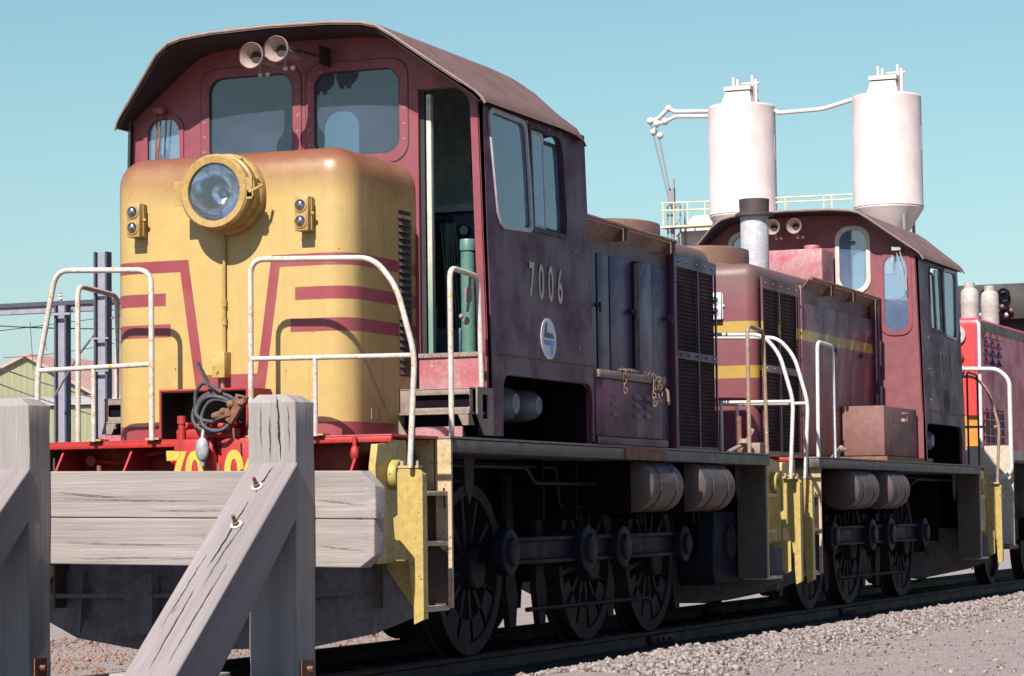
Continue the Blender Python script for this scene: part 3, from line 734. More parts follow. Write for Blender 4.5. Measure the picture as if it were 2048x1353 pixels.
# coupler pocket box standing open on the footplate
cb = MB()
cb.box(-.34, .30, -.155, .175, 1.812, 1.824); cb.box(-.34, -.328, -.155, .175, 1.505, 1.812); cb.box(.288, .30, -.155, .175, 1.505, 1.812); cb.box(-.328, .288, .165, .175, 1.505, 1.812)
cbo = cb.build('coupler_housing', m_front, loco)
MB().box(-.326, .286, .150, .160, 1.507, 1.81).box(-.3275, -.322, -.150, .15, 1.507, 1.81).box(-.322, .286, -.150, .15, 1.804, 1.811).build('shade_liner', m_hinside, cbo)  # black sheets painting in the shade inside the housing
kn = MB()
kn.box(-.20, .08, -.22, -.02, 1.12, 1.50); kn.box(.14, .42, -.22, -.02, 1.12, 1.50)
kn.box(-.20, .26, -.19, -.05, 1.50, 1.565)
for k in range(5): kn.box(-.155 + k * .085, -.11 + k * .085, -.20, -.05, 1.565, 1.61 - .01 * (k % 2))
kn.plate([(.30, 1.52), (.42, 1.52), (.40, 1.66), (.36, 1.60)], [], 0, .05, lambda u, v, w: (u - .02, -.18 + w, v))
kn.box(.083, .137, -.16, -.02, 1.12, 1.45)
kno = kn.build('coupler_casting', m_front, loco, bevel=.012)
for txt, x in (('7', -.185), ('0', -.045), ('0', .235), ('6', .365)):
    text_mb(txt, .37, .74, .012, lambda a, b, d, x=x: (x + a, -.2235, 1.270 + b)).build('number_digit', m_numy, kno, smooth=0)
MB().box(-.27, -.20, -.19, -.185, 1.39, 1.43).build('number_stroke', m_numy, kno)
m_capm = paint('dull_aluminium', (0.50, 0.50, 0.54), (0.12, 0.11, 0.12), .8, .3, None, 22)
ov = MB().sphere((.045, -.29, 1.43), .045, 20, 14, (1, .8, 1.75)); ov.cyl((.045, -.29, 1.35), (.045, -.29, 1.325), .018, n=12); ov.cyl((.045, -.29, 1.50), (.045, -.27, 1.56), .012, n=10)
ov.build('coupling_cap', m_capm, loco, smooth=60)
MB().tube(bend([(-.15, -.20, 1.64), (-.15, -.20, 1.38), (-.22, -.20, 1.36)], .04), .024, 12).cyl((-.15, -.20, 1.60), (-.15, -.20, 1.65), .030, n=14).build('air_pipe', m_front, loco, smooth=50)
ap = MB().tube(bend([(1.06, -.18, 1.49), (1.06, -.18, 1.28), (1.06, -.10, 1.24)], .03), .014, 10); ap.sphere((1.06, -.18, 1.385), .030, 12, 10, (1, 1, 1.8)); ap.cyl((1.06, -.18, 1.28), (1.06, -.18, 1.255), .03, n=12)
ap.build('air_cock', m_front, loco, smooth=50)
pp = MB().tube(bend([(-1.0, .05, 1.39), (-.75, .04, 1.36), (-.62, .03, 1.40), (-.40, .02, 1.43), (-.2, .02, 1.40)], .05), .016, 10); pp.cyl((-.93, .06, 1.38), (-.93, -.02, 1.38), .035, n=16)
pp.build('brake_pipe', m_front, loco, smooth=50)
# coiled hoses hung in front of the housing
def loop(cx, cy, cz, rx, rz, tilt, a0=0, a1=360, n=40, wob=.006):
    return [(cx + rx * cos(radians(a)) + wob * sin(3 * radians(a)), cy + tilt * sin(radians(a)) + .01 * cos(radians(2 * a)), cz + rz * sin(radians(a))) for a in [a0 + (a1 - a0) * i / n for i in range(n + 1)]]
hs = MB()
hs.tube(loop(.10, -.235, 1.665, .155, .125, .02, 35, 385), .0125, 10)
hs.tube(loop(.125, -.26, 1.66, .135, .105, -.02, 20, 350), .0125, 10)
hs.tube(loop(.15, -.285, 1.645, .115, .10, .015, 30, 395), .0125, 10)
hs.tube(loop(.115, -.245, 1.695, .140, .090, .03, 10, 330), .0125, 10)
hs.tube(bend([(-.035, -.23, 1.70), (-.03, -.24, 1.80), (.03, -.25, 1.86), (.09, -.255, 1.84), (.16, -.25, 1.79)], .05), .0125, 10)
ho = hs.build('coiled_hose', m_hose, loco, smooth=60)
MB().beam((.000, -.262, 1.985), (.085, -.262, 1.83), .012, .040, (0, 1, 0)).build('hose_strap', m_hose, ho)
gh = MB()
gh.beam((.245, -.30, 1.60), (.345, -.31, 1.74), .05, .04, (0, 1, 0)); gh.beam((.30, -.30, 1.75), (.37, -.315, 1.73), .05, .045, (0, 1, 0)); gh.sphere((.26, -.31, 1.71), .028, 10, 8)
gh.beam((.15, -.31, 1.635), (.26, -.31, 1.665), .05, .04, (0, 1, 0)); gh.sphere((.16, -.31, 1.64), .032, 10, 8, (1.2, 1, .8)); gh.sphere((.21, -.315, 1.665), .026, 10, 8)
gh.tube(loop(.345, -.33, 1.735, .028, .025, 0), .007, 6); gh.beam((.285, -.32, 1.56), (.29, -.32, 1.49), .012, .012, (0, 1, 0))
gh.build('hose_coupling', m_rust, ho, bevel=.006)
# step block below the doorway, kick plate, brackets (both sides)
for sx in (1, -1):
    q = lambda a, b: sorted((sx * a, sx * b))
    if sx == 1:
        kp = MB().box(.885, 1.352, 1.225, 1.247, 1.83, 2.055).build('kick_plate', m_kick, loco)
        sl = MB().box(.885, 1.352, 1.210, 1.250, 2.056, 2.085)
        for k in range(7): sl.cyl((.92 + k * .065, 1.211, 2.068), (.92 + k * .065, 1.206, 2.068), .006, n=8)
        sl.build('door_sill', m_step, kp)
    sb = MB()
    sb.plate([(.865, 1.675), (1.385, 1.675), (1.385, 1.83), (.865, 1.83)], [rrect(.955, 1.365, 1.705, 1.79, .012)], 0, .012, lambda u, v, w, sx=sx: (sx * u, .95 + w, v))
    sb.box(*q(.865, 1.40), .95, 1.245, 1.822, 1.834); sb.box(*q(.865, 1.385), .93, 1.245, 1.660, 1.674)
    so = sb.build('cab_step', m_step, loco, bevel=.002)
    MB().box(*q(.88, 1.37), .985, 1.24, 1.685, 1.815).build('step_recess', m_dark, so)
    lo = MB().box(*q(.86, 1.30), 1.02, 1.24, 1.506, 1.655).build('step_recess', m_dark, so)
    MB().plate([(.80, 1.66), (.84, 1.66), (.93, 1.507), (.88, 1.507)], [], 0, .012, lambda u, v, w, sx=sx: (sx * u, .93 + w, v)).build('step_wedge', m_step, so)
    MB().plate([(1.29, 1.66), (1.385, 1.655), (1.405, 1.585), (1.325, 1.585)], [], 0, .012, lambda u, v, w, sx=sx: (sx * u, .925 + w, v)).build('step_wedge', m_step, so)

    MB().plate(rrect(1.03, 1.37, 1.50, 1.575, .015), [], 0, .01, lambda u, v, w, sx=sx: (sx * u, .82 + w, v)).build('toe_board', m_kick, so)
    MB().plate([(.97, 1.836), (1.245, 1.836), (1.245, 1.52), (1.10, 1.52), (.97, 1.66)], [[(1.06, 1.79), (1.16, 1.79), (1.16, 1.63), (1.06, 1.63)]], 0, .012, lambda u, v, w, sx=sx: (sx * (1.402 + w), u, v)).build('step_bracket', m_step, so)
# handrails
E1 = lambda y: y
end_rails(loco, E1, m_white)
E2 = lambda y: END1 - .15 - y - .18
end_rails(loco, E2, m_whitec)
for (sx, a, b, z1, mt, zb) in ((1, .60, 1.03, 2.60, m_white, 1.84), (-1, .58, 1.15, 2.60, m_white, 1.50), (1, 7.20, 7.62, 2.62, m_brownr, 1.50)):
    handrail(loco, [(sx * 1.385, a, 1.50), (sx * 1.385, a, z1), (sx * 1.405, b, z1 - .03), (sx * 1.42, b, zb)], mat=mt, rr=.08)
# padlock dangling beside the door grab
pk = MB().tube([(1.39, .93, 2.56), (1.385, .92, 2.42), (1.375, .91, 2.33)], .010, 8); pk.box(1.36, 1.40, .90, .93, 2.40, 2.49); pk.sphere((1.37, .90, 2.27), .025, 12, 8, (1, 1, 1.1)); pk.sphere((1.335, .90, 2.30), .018, 10, 8)
pk.build('hanging_hook', m_tray, loco)
# cab details
for sgx in (-.105, .085): horn(loco, sgx, .70, 4.115 if sgx < 0 else 4.145, 1, .088, .34)
hb = MB().box(.22, .235, 1.08, 1.24, 4.09, 4.22); hb.cyl((.10, .86, 4.18), (.23, 1.12, 4.14), .010, n=8)
hb.build('horn_bracket', m_soffit, loco)
wp = MB().tube([(-1.105, 1.20, 3.86), (-1.125, 1.20, 3.45)], .006, 6).tube([(-1.07, 1.19, 3.86), (-1.10, 1.19, 3.45)], .006, 6)
wp.box(-1.14, -1.05, 1.18, 1.22, 3.85, 3.89); wp.box(-1.112, -1.098, 1.195, 1.205, 3.36, 3.62)
wp.build('wiper', m_rust, loco)
ln = MB().tube([(-1.32, 1.19, 3.83), (-1.335, 1.19, 3.3), (-1.335, 1.19, 2.9)], .012, 8)
ln.build('drain_pipe', m_black, loco)
ls = MB().box(.925, .960, 1.292, 1.345, 2.075, 3.86).build('door_edge', m_post, loco, bevel=.004)
MB().box(.885, .915, 1.288, 1.33, 2.06, 3.88).build('door_jamb', m_black, loco)
# desk, instruments and levers seen through the open doorway
con = MB().box(.15, 1.30, 2.35, 2.62, 2.06, 3.17)
con.box(.70, 1.0, 1.85, 2.35, 2.06, 2.30)
co = con.build('control_desk', m_console, loco, bevel=.02)
MB().box(.0, 1.33, 2.30, 3.17, 3.17, 3.22).build('desk_top', m_int, co)
dn = MB().box(-1.2, -.35, 2.2, 2.9, 2.06, 2.95).build('control_stand', m_console, loco, bevel=.02)
for x, z, r in ((.77, 3.03, .042), (.77, 2.90, .042), (.73, 2.77, .036), (.95, 3.06, .03)):
    g = MB().lathe([(0, 0), (r, 0), (r, .03), (0, .03)], (x, 2.30, z), (0, 1, 0), 24).build('gauge', m_black, co)
    MB().lathe([(0, -.003), (r * .8, -.003), (r * .8, 0)], (x, 2.30, z), (0, 1, 0), 24).build('dial', m_badge, g)
gp = MB().cyl((1.0, 1.82, 2.06), (1.0, 1.82, 2.83), .052, n=24); gp.lathe([(0, .08), (.055, .08), (.06, .07), (.06, 0), (0, 0)], (1.0, 1.82, 2.83), (0, 0, 1), 24)
gp.build('brake_pedestal', m_green, loco, smooth=40)
gq = MB().box(.715, .775, 1.75, 1.80, 2.10, 2.45).build('green_locker', m_green, loco, bevel=.01)
cb_ = MB()
random.seed(3)
for k in range(9):
    x = .70 + k * .012; pts = []
    for i in range(9):
        t = i / 8; pts.append((.72 + k * .016 + .018 * sin(2.2 * t + k * .7) + .02 * t, 1.98 + .02 * cos(k), 3.05 - t * (.62 + .07 * (k % 4))))
    cb_.tube(pts, .006, 6)
cb_.build('green_cables', m_green, co)
kb = MB()
for k in range(26):
    kb.sphere((.56 + random.random() * .13, 1.85 + random.random() * .4, 2.15 + random.random() * 1.05), .02 + random.random() * .035, 8, 6)
kb.tube([(.56, 2.0, 3.1), (.62, 1.95, 3.12), (.66, 1.95, 2.9)], .03, 8)
kb.box(.58, .66, 1.95, 2.3, 2.1, 3.1)
kb.build('brake_valves', m_black, co)
MB().tube([(.70, 3.05, 3.95), (.85, 3.1, 3.80), (1.0, 3.14, 3.72), (1.3, 3.17, 3.70)], .006, 6).build('bell_cord', m_black, loco)
# number and badge on the cab side
fsd = lambda u, v, w: (wall_x(v) + w, u, v)
for i, ch in enumerate('7006'):
    text_mb(ch, .345, .62 if ch != '7' else .60, .006, lambda a, b, d, i=i: (wall_x(2.6) + .004, 2.02 + i * .185 + a, 2.612 - i * .002 + b)).build('number_digit', m_num, loco, smooth=0)
badge(loco, fsd, (2.30, 2.225), .148, (m_badge, m_navy, m_blue))
# mirror-like sun visors inside the right-hand windscreen
for x in (.30, .66): MB().lathe([(0, 0), (.085, 0), (.085, .02), (0, .02)], (x, 1.55, 4.03), (0, 1, 0), 24).build('sun_visor', m_black, loco)

# hood
def build_hood(root, y0, y1, front, mat, A, s, doors, plates_mat, proud=(), rad=(6.78, 7.95), lip=(3.25, 6.65), drum_y=7.25, tilt=0.0):
    Y = lambda y: A + s * y
    a, b = sorted((y0, y1))
    body = rounded_box(-.82, .82, a, b, 1.505, 3.38, .13, front).build('hood', mat, root, smooth=50)
    for k, (u0, u1) in enumerate(doors):
        pr = proud[k] if k < len(proud) else .022
        for sx in (1, -1):
            d = MB()
            ua, ub = sorted((Y(u0), Y(u1)))
            t = tilt
            d.add([(sx * .822, ua, 1.56), (sx * .822, ub, 1.56), (sx * .822, ub, 3.09), (sx * .822, ua, 3.09),
                   (sx * (.822 + pr), ua, 1.56), (sx * (.822 + pr + t), ub, 1.56), (sx * (.822 + pr + t), ub, 3.09), (sx * (.822 + pr), ua, 3.09)],
                  [(0, 1, 2, 3), (4, 5, 6, 7), (0, 1, 5, 4), (2, 3, 7, 6), (0, 3, 7, 4), (1, 2, 6, 5)])
            do = d.build('hood_door', plates_mat, root, bevel=.006)
            if sx == 1 and k % 2 == 1:
                yh = Y(u1 - .06) if s > 0 else Y(u0 + .06)
                hh = MB().tube(bend([(.85 + pr, yh - .05, 2.66), (.88 + pr, yh, 2.68), (.88 + pr, yh, 2.60)], .02), .009, 8); hh.sphere((.85 + pr, yh, 2.66), .025, 10, 8)
                hh.build('door_handle', m_black, do)
    r0, r1 = rad; rm = (r0 + r1) / 2 + .05
    for sx in (1, -1):
        fr = MB()
        f = lambda u, v, w, sx=sx: (sx * (.82 + w), Y(u), v)
        fr.plate([(r0 - .03, 1.53), (r1, 1.53), (r1, 3.24), (r0 - .03, 3.24)], [[(r0 + .03, 1.57), (rm - .015, 1.57), (rm - .015, 2.33), (r0 + .03, 2.33)], [(rm + .015, 1.57), (r1 - .02, 1.57), (r1 - .02, 2.33), (rm + .015, 2.33)],
                  [(r0 + .03, 2.40), (rm - .015, 2.40), (rm - .015, 3.13), (r0 + .03, 3.13)], [(rm + .015, 2.40), (r1 - .02, 2.40), (r1 - .02, 3.13), (rm + .015, 3.13)]], .035, .052, f)
        for k in range(5):
            yy = r0 + .1 + k * (r1 - r0 - .2) / 4
            for z in (3.185, 2.365): fr.cyl(f(yy, z, .05), f(yy, z, .062), .011, n=8)
        fo = fr.build('radiator_frame', plates_mat, root)
    for sx in (1, -1):
        sc = MB()
        for (ua, ub) in ((r0, rm), (rm, r1 - .01)):
            for (z0, z1) in ((1.56, 2.34), (2.39, 3.14)):
                ya, yb = sorted((Y(ua), Y(ub)))
                n = 12; vs = []; fs = []
                for i in range(n + 1):
                    for j in range(n + 1):
                        t, q = i / n, j / n
                        bulge = .004 + .016 * t + .010 * sin(pi * t) * sin(pi * q)
                        vs.append((sx * (.823 + bulge), ya + (yb - ya) * t, z0 + (z1 - z0) * q))
                for i in range(n):
                    for j in range(n):
                        fs.append((i * (n + 1) + j, (i + 1) * (n + 1) + j, (i + 1) * (n + 1) + j + 1, i * (n + 1) + j + 1))
                sc.add(vs, fs)
        sc.build('radiator_screen', m_screen, root, smooth=0)
        MB().box(*sorted((sx * .82, sx * .885)), *sorted((Y(r0 - .085), Y(r0 - .05))), 1.51, 3.25).build('corner_post', m_side if s > 0 else plates_mat, root, bevel=.004)
    for sx in (1, -1):
        lp = MB()
        a, b = sorted((Y(lip[0]), Y(lip[1])))
        lp.tube([(sx * .925, a, 3.345), (sx * .925, b, 3.325)], .017, 8)
        lp.add([(sx * .90, a, 3.33), (sx * .90, b, 3.31), (sx * .80, b, 3.20), (sx * .80, a, 3.22), (sx * .895, a, 3.338), (sx * .895, b, 3.318), (sx * .795, b, 3.21), (sx * .795, a, 3.23)],
               [(0, 1, 2, 3), (4, 7, 6, 5), (0, 4, 5, 1), (1, 5, 6, 2), (2, 6, 7, 3), (3, 7, 4, 0)])
        for q in (.30, .62, .98):
            yq = a + (b - a) * q
            lp.box(*sorted((sx * .80, sx * .94)), yq - .012, yq + .012, 3.22, 3.33)
        lp.build('rain_gutter', m_roof, root)
    dr = MB().lathe([(0, .22), (.50, .22), (.545, .205), (.55, .19), (.55, .04), (.60, .02), (.60, 0), (0, 0)], (0, Y(drum_y), 3.365), (0, 0, 1), 40)
    dr.build('fan_cowl', m_roof, root, smooth=40)
    return body
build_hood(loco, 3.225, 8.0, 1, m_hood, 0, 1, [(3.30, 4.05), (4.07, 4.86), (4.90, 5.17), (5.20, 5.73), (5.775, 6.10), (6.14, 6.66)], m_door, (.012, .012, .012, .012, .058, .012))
es = MB().box(.845, .890, 5.765, 5.773, 1.60, 3.07).build('door_edge_strip', m_tray, loco)
# toolbox / battery locker with tray and chains
lk = MB().box(.86, 1.405, 3.262, 4.78, 1.565, 2.0).build('battery_locker', m_side, loco, bevel=.008)
ty = MB().box(.90, 1.435, 3.265, 4.80, 2.000, 2.058).build('tray', m_tray, lk, bevel=.004)
MB().box(1.36, 1.425, 3.27, 4.87, 1.506, 1.562).build('sill', m_hood, lk, bevel=.006)
MB().box(1.395, 1.412, 3.9, 4.87, 1.40, 1.49).build('patch_plate', m_rust, lk)
for y in (3.62, 4.12, 4.38):
    lou = MB()
    for z in (1.86, 1.79, 1.72):
        lou.add([(1.404, y, z + .045), (1.404, y + .11, z + .045), (1.404, y + .11, z), (1.404, y, z), (1.43, y, z + .002), (1.43, y + .11, z + .002)], [(0, 1, 5, 4), (3, 4, 5, 2), (0, 4, 3), (1, 2, 5)])
    lou.build('louvre', m_tray, lk, smooth=0)
m_chain = paint('brown_chain', (0.30, 0.19, 0.14), (0.14, 0.07, 0.05), .5, .6, None, 14)
def link_chain(pts, r=.015, w=.0042):
    mb = MB()
    P = [Vector(p) for p in pts]; k = 0
    for a, b in zip(P, P[1:]):
        d = b - a; n = max(1, int(d.length / (r * 2.1)))
        for i in range(n):
            c = a + d * (i + .5) / n; t = d.normalized()
            s1 = t.cross(Vector((1, 0, 0) if k % 2 else (0, .3, 1))).normalized(); k += 1
            mb.tube([c + t * cos(2 * pi * j / 10) * r * 1.45 + s1 * sin(2 * pi * j / 10) * r for j in range(10)], w, 6, closed=True)
    return mb
link_chain([(1.445, 3.78, 2.075), (1.45, 3.80, 1.90)]).build('chain', m_chain, lk)
link_chain([(1.44, 3.70, 2.07), (1.43, 4.0, 2.075), (1.40, 4.25, 2.075), (1.44, 4.52, 2.06), (1.45, 4.56, 1.88), (1.45, 4.48, 1.82), (1.45, 4.46, 1.92), (1.445, 4.50, 2.05)]).build('chain', m_chain, lk)
link_chain([(1.445, 4.60, 2.05), (1.45, 4.64, 1.93), (1.445, 4.60, 1.84)]).build('chain', m_chain, lk)
hk = MB().tube(bend([(1.36, 4.80, 1.97), (1.45, 4.80, 1.96), (1.455, 4.80, 1.84)], .03), .012, 8); hk.build('chain_hook', m_chain, lk)
# sandbox and step clutter by the rear
sbx = MB().extrude([(7.05, .36), (7.9, .36), (7.95, .50), (7.95, 1.0), (7.05, 1.0), (7.0, .50)], lambda a, b, t: (t, a, b), [.62, 1.10]).build('sand_box', m_rod, loco, bevel=.03)
MB().lathe([(0, 0), (.15, 0), (.15, .03), (0, .03)], (1.10, 7.45, .72), (1, 0, 0), 28).build('sand_box_cover', m_wheel, sbx)
cl = MB().tube([(1.15, 7.35, 1.52), (1.25, 7.55, 1.60), (1.3, 7.6, 1.72)], .02, 8); cl.lathe([(.03, 0), (.06, 0), (.06, .04), (.03, .04)], (1.25, 7.50, 1.58), (0, .3, 1), 20, True)
for k in range(6): cl.sphere((1.2 + .05 * random.random(), 7.55 + .1 * random.random(), 1.55 + .08 * random.random()), .022, 8, 6)
cl.build('hand_brake_gear', m_tray, loco)
MB().box(1.18, 1.36, 7.60, 7.72, 1.505, 1.60).build('step_box', m_step, loco, bevel=.005)
MB().cyl((1.02, 8.1, 1.5), (1.02, 8.1, 1.86), .022, n=12).build('hand_brake_post', m_rust, loco)

# ================================================================== SECOND LOCOMOTIVE (hood end towards us)
L2 = thing('shunting_locomotive', 'second shunter in the line, dull red, with a silver exhaust stack before its cab', 'locomotive', (0, 8.93, 0), 'diesel locomotives parked in line')
A2, A2c = 17.18, 17.02
build_chassis(L2, A2, -1, END1)
m_cream2 = paint('cream_window_rim', (0.70, 0.64, 0.58), (0.5, 0.35, 0.3), .3, .5)
m_soot = paint('dull_indian_red', (0.27, 0.075, 0.09), (0.13, 0.06, 0.065), .4, .5, None, 2.2, .7, (0.5, .42, .42), .10, .012)
build_cab(L2, A2c, -1, rear_rims=m_cream2, rear_mat=m_soot)
build_nose(L2, A2c, -1, m_red)
m_door2 = paint('door_red_lit', (0.16, 0.05, 0.08), (0.10, 0.05, 0.07), .5, .35, [(2.64, 2.645, 0.0, (0, 0, 0))], 2, .9, (0.3, .2, .15), .06, .02, hood2_base)
build_hood(L2, 9.34, 13.79, -1, m_hood2, A2, -1, [(3.42, 4.00), (4.02, 4.55), (4.58, 5.08), (5.11, 5.60), (5.63, 6.30)], m_door2, (.02,) * 5, (6.50, 7.77), (3.4, 6.2), 7.2, .030)
mk2 = marker(L2, .44, 9.28, 2.965, -1, m_badge, (m_chrome, m_chrome), .11, .26, .10); marker(L2, -.44, 9.28, 2.965, -1, m_badge, (m_chrome, m_chrome), .11, .26, .10)
st = MB().lathe([(0, .90), (.13, .90), (.15, .86), (.150, 0), (.19, -.01)], (0, 12.1, 3.37), (0, 0, 1), 32)
sto = st.build('exhaust_stack', m_stack, L2, smooth=40)
MB().lathe([(.13, .0), (.205, .0), (.205, .028), (.158, .04), (.163, .18), (.140, .18), (.13, .04)], (0, 12.1, 4.13), (0, 0, 1), 32, True).build('stack_cap', m_stackcap, sto, smooth=40)
ht_ = MB().box(-.32, .42, 13.25, 13.74, 3.375, 3.87)
ht_.cyl((.24, 13.5, 3.86), (.24, 13.5, 3.93), .09, n=20)
ht_.build('header_tank', m_kick, L2, bevel=.012)
bxm = MB().box(.86, 1.32, 12.28, 13.74, 1.56, 2.085)
bo2 = bxm.build('battery_locker', paint('dusty_pink_locker', (0.25, 0.12, 0.105), (0.17, 0.085, 0.075), .5, .6, None, 3, .7), L2, bevel=.012)
MB().tube(bend([(1.325, 13.05, 2.02), (1.36, 13.05, 2.02), (1.36, 13.2, 2.02), (1.34, 13.2, 1.94)], .02), .010, 8).sphere((1.345, 13.02, 1.94), .03, 10, 8).build('hasp', m_tray, bo2)
MB().box(.84, 1.39, 12.1, 14.2, 1.505, 1.55).build('locker_base', m_rust, L2)
MB().box(.83, .93, 13.66, 13.78, 1.52, 3.30).build('hood_end_post', m_hood, L2, bevel=.006)
gi = MB()
for z0, z1 in ((1.98, 2.34), (2.56, 2.84)): gi.tube(bend([(.95, 13.78, z1), (.95, 13.66, z1), (.95, 13.66, z0), (.95, 13.78, z0)], .03), .011, 8)
gi.build('grab_iron', m_black, L2)
vl = MB().sphere((1.30, 10.6, 1.60), .035, 10, 8).cyl((1.22, 10.6, 1.55), (1.36, 10.6, 1.60), .015, n=8); vl.plate([(-.25, 0), (.05, 0), (.05, .10)], [], 0, .02, lambda u, v, w: (1.32 + w, 10.35 + u, 1.506 + v))
vl.build('air_valve', m_tray, L2)
wp2 = MB().tube([(1.13, 13.74, 3.86), (1.20, 13.73, 3.55), (1.235, 13.73, 3.40)], .006, 6).tube([(1.17, 13.72, 3.86), (1.24, 13.72, 3.60), (1.245, 13.72, 3.40)], .006, 6); wp2.box(1.09, 1.19, 13.70, 13.76, 3.85, 3.89); wp2.box(1.08, 1.095, 13.74, 13.75, 3.72, 3.80)
wp2.build('wiper', m_wframe, L2)
for x in (-.20, .05): horn(L2, x, 13.45, 4.15, 1, .085, .30)
for i, ch in enumerate('7008'):
    text_mb(ch, .345, .62, .006, lambda a, b, d, i=i: (wall_x(2.6) + .004, 14.62 + i * .185 + a, 2.60 + b)).build('number_digit', m_numf, L2, smooth=0)
b2 = MB().plate(circ(14.88, 2.21, .13, 32), [], .002, .006, fsd).build('badge', m_rod, L2, smooth=0)
E3 = lambda y: A2 - (END1 - .15 - y) + .05
end_rails(L2, E3, m_whitec)
E4 = lambda y: A2 - y
end_rails(L2, E4, m_brownr)
handrail(L2, [(1.385, 9.44, 1.50), (1.385, 9.48, 2.60), (1.40, 9.98, 2.58), (1.40, 9.98, 1.50)], mat=m_whitec, rr=.08)
handrail(L2, [(1.385, 16.05, 1.50), (1.385, 16.05, 2.60), (1.40, 16.55, 2.58), (1.40, 16.55, 1.50)], mat=m_black, r=.012, rr=.08)
handrail(L2, [(-1.385, 16.05, 1.50), (-1.385, 16.05, 2.60), (-1.40, 16.55, 2.58), (-1.40, 16.55, 1.50)], mat=m_black, r=.012, rr=.08)
# coupler and hoses between the two machines
cpl = MB().box(-.09, .09, 8.15, 8.70, .90, 1.10); cpl.box(-.17, .17, 8.48, 8.78, .82, 1.18)
cpl.build('coupler', m_dark, loco, bevel=.02)
cp2 = MB().box(-.09, .09, 8.75, 9.2, .90, 1.10).build('coupler', m_dark, L2, bevel=.02)
jh = MB()
for x, c in ((1.16, 0), (1.05, .02), (-1.0, 0)):
    jh.tube([(x, 8.28, 1.40), (x + .02, 8.40, 1.15), (x + .02, 8.56, .98 + c), (x, 8.74, 1.12), (x, 8.95, 1.38)], .018, 8)
jh.build('jumper_hose', m_hose, L2, smooth=60)

# ================================================================== THIRD LOCOMOTIVE
L3 = thing('mainline_locomotive', 'bright red locomotive with cream frame and twin silver exhausts, farthest along the line', 'locomotive', (0, 18.2, 0), 'diesel locomotives parked in line')
m_red3 = paint('fresh_red', (0.90, 0.06, 0.05), (0.3, 0.03, 0.03), .25, .4, None, 4)
m_mar3 = paint('maroon_flank', (0.62, 0.07, 0.14), (0.20, 0.05, 0.10), .5, .35, None, 3, .9, None, 0, .02)
m_crm3 = paint('cream_frame', (0.66, 0.58, 0.46), (0.35, 0.28, 0.22), .35, .5, None, 5, .8)
m_orn3 = paint('orange_band', (0.75, 0.30, 0.03), (0.4, 0.15, 0.03), .2, .45)
m_ex3 = paint('silver_exhaust', (0.55, 0.52, 0.48), (0.38, 0.28, 0.22), .5, .5, None, 6, .8)
rounded_box(-.93, .93, 18.98, 24.0, 1.72, 3.45, .08, -1).build('hood', m_mar3, L3, smooth=50)
MB().plate(rrect(-.86, .86, 1.78, 3.40, .06), [], 0, .012, lambda u, v, w: (u, 18.972 - w, v)).build('nose_face', m_red3, L3, bevel=.004)
MB().box(-.90, .90, 18.94, 18.955, 1.98, 2.18).build('nose_band', m_orn3, L3)
MB().box(.62, .90, 18.90, 18.94, 1.74, 1.98).build('sill_block', m_orn3, L3)
hl3 = MB().lathe([(.075, 0), (.13, 0), (.13, .05), (.075, .05)], (.62, 18.92, 3.23), (0, 1, 0), 28, True).build('headlight', m_ex3, L3); MB().lathe([(0, .03), (.09, .03)], (.62, 18.92, 3.23), (0, 1, 0), 24).build('lens', m_black, hl3)
for z, mt in ((2.94, m_front), (2.78, m_badge)): MB().sphere((.67, 18.93, z), .055, 16, 12, (1, .6, 1)).build('marker_lamp', mt, L3, smooth=60)
for x in (-.62,):
    MB().lathe([(0, 0), (.12, 0), (.12, .05), (0, .05)], (x, 18.92, 3.23), (0, 1, 0), 24).build('headlight', m_ex3, L3)
MB().box(.929, .934, 19.05, 20.35, 1.80, 2.28).build('radiator_grille', m_hinside, L3)
gr = MB()
for k in range(5): gr.box(.934, .942, 19.05, 20.35, 1.82 + k * .105, 1.835 + k * .105)
for k in range(5): gr.box(.934, .944, 19.10 + k * .30, 19.13 + k * .30, 1.80, 2.28)
gr.build('grille_bars', m_mar3, L3)
lo3 = MB()
for i in range(3):
    for j in range(4):
        y, z = 19.15 + i * .40, 2.86 + j * .115
        lo3.add([(.93, y, z), (.93, y + .30, z), (.93, y + .15, z + .10), (.985, y + .15, z + .0)], [(0, 1, 3), (1, 2, 3), (2, 0, 3)])
lo3.build('louvre', m_hood, L3, smooth=0)
MB().box(.928, .94, 18.99, 24, 3.28, 3.40).build('cant_rail', m_hood, L3)
for x, y in ((.64, 19.75), (.78, 20.35)):
    MB().lathe([(.12, 0), (.118, .24), (.122, .26), (.118, .28), (.115, .40), (.10, .43), (.07, .45), (.07, .52), (.05, .52), (.05, .44)], (x, y, 3.44), (0, 0, 1), 28).build('exhaust', m_ex3, L3, smooth=35)
MB().box(-1.38, 1.38, 18.6, 30, 1.60, 1.72).build('deck', m_crm3, L3)
fp3 = MB().plate([(.84, 1.78), (1.42, 1.78), (1.42, .52), (1.02, .52), (1.0, 1.1), (.84, 1.15)], [], 0, .02, lambda u, v, w: (u, 18.45 + w, v))
fp3.plate([(-1.42, 1.78), (-.84, 1.78), (-.84, .6), (-1.42, .52)], [], 0, .02, lambda u, v, w: (u, 18.45 + w, v))
fp3.box(-.84, .84, 18.44, 18.50, .95, 1.72)
fp3.build('front_step_plate', m_crm3, L3)
tr3 = MB().box(.98, 1.12, 18.3, 18.445, .62, 1.42); tr3.build('yellow_step_end', m_yel, L3, bevel=.004)
MB().box(1.30, 1.41, 18.2, 18.7, .48, .54).build('tread', m_rust, L3)
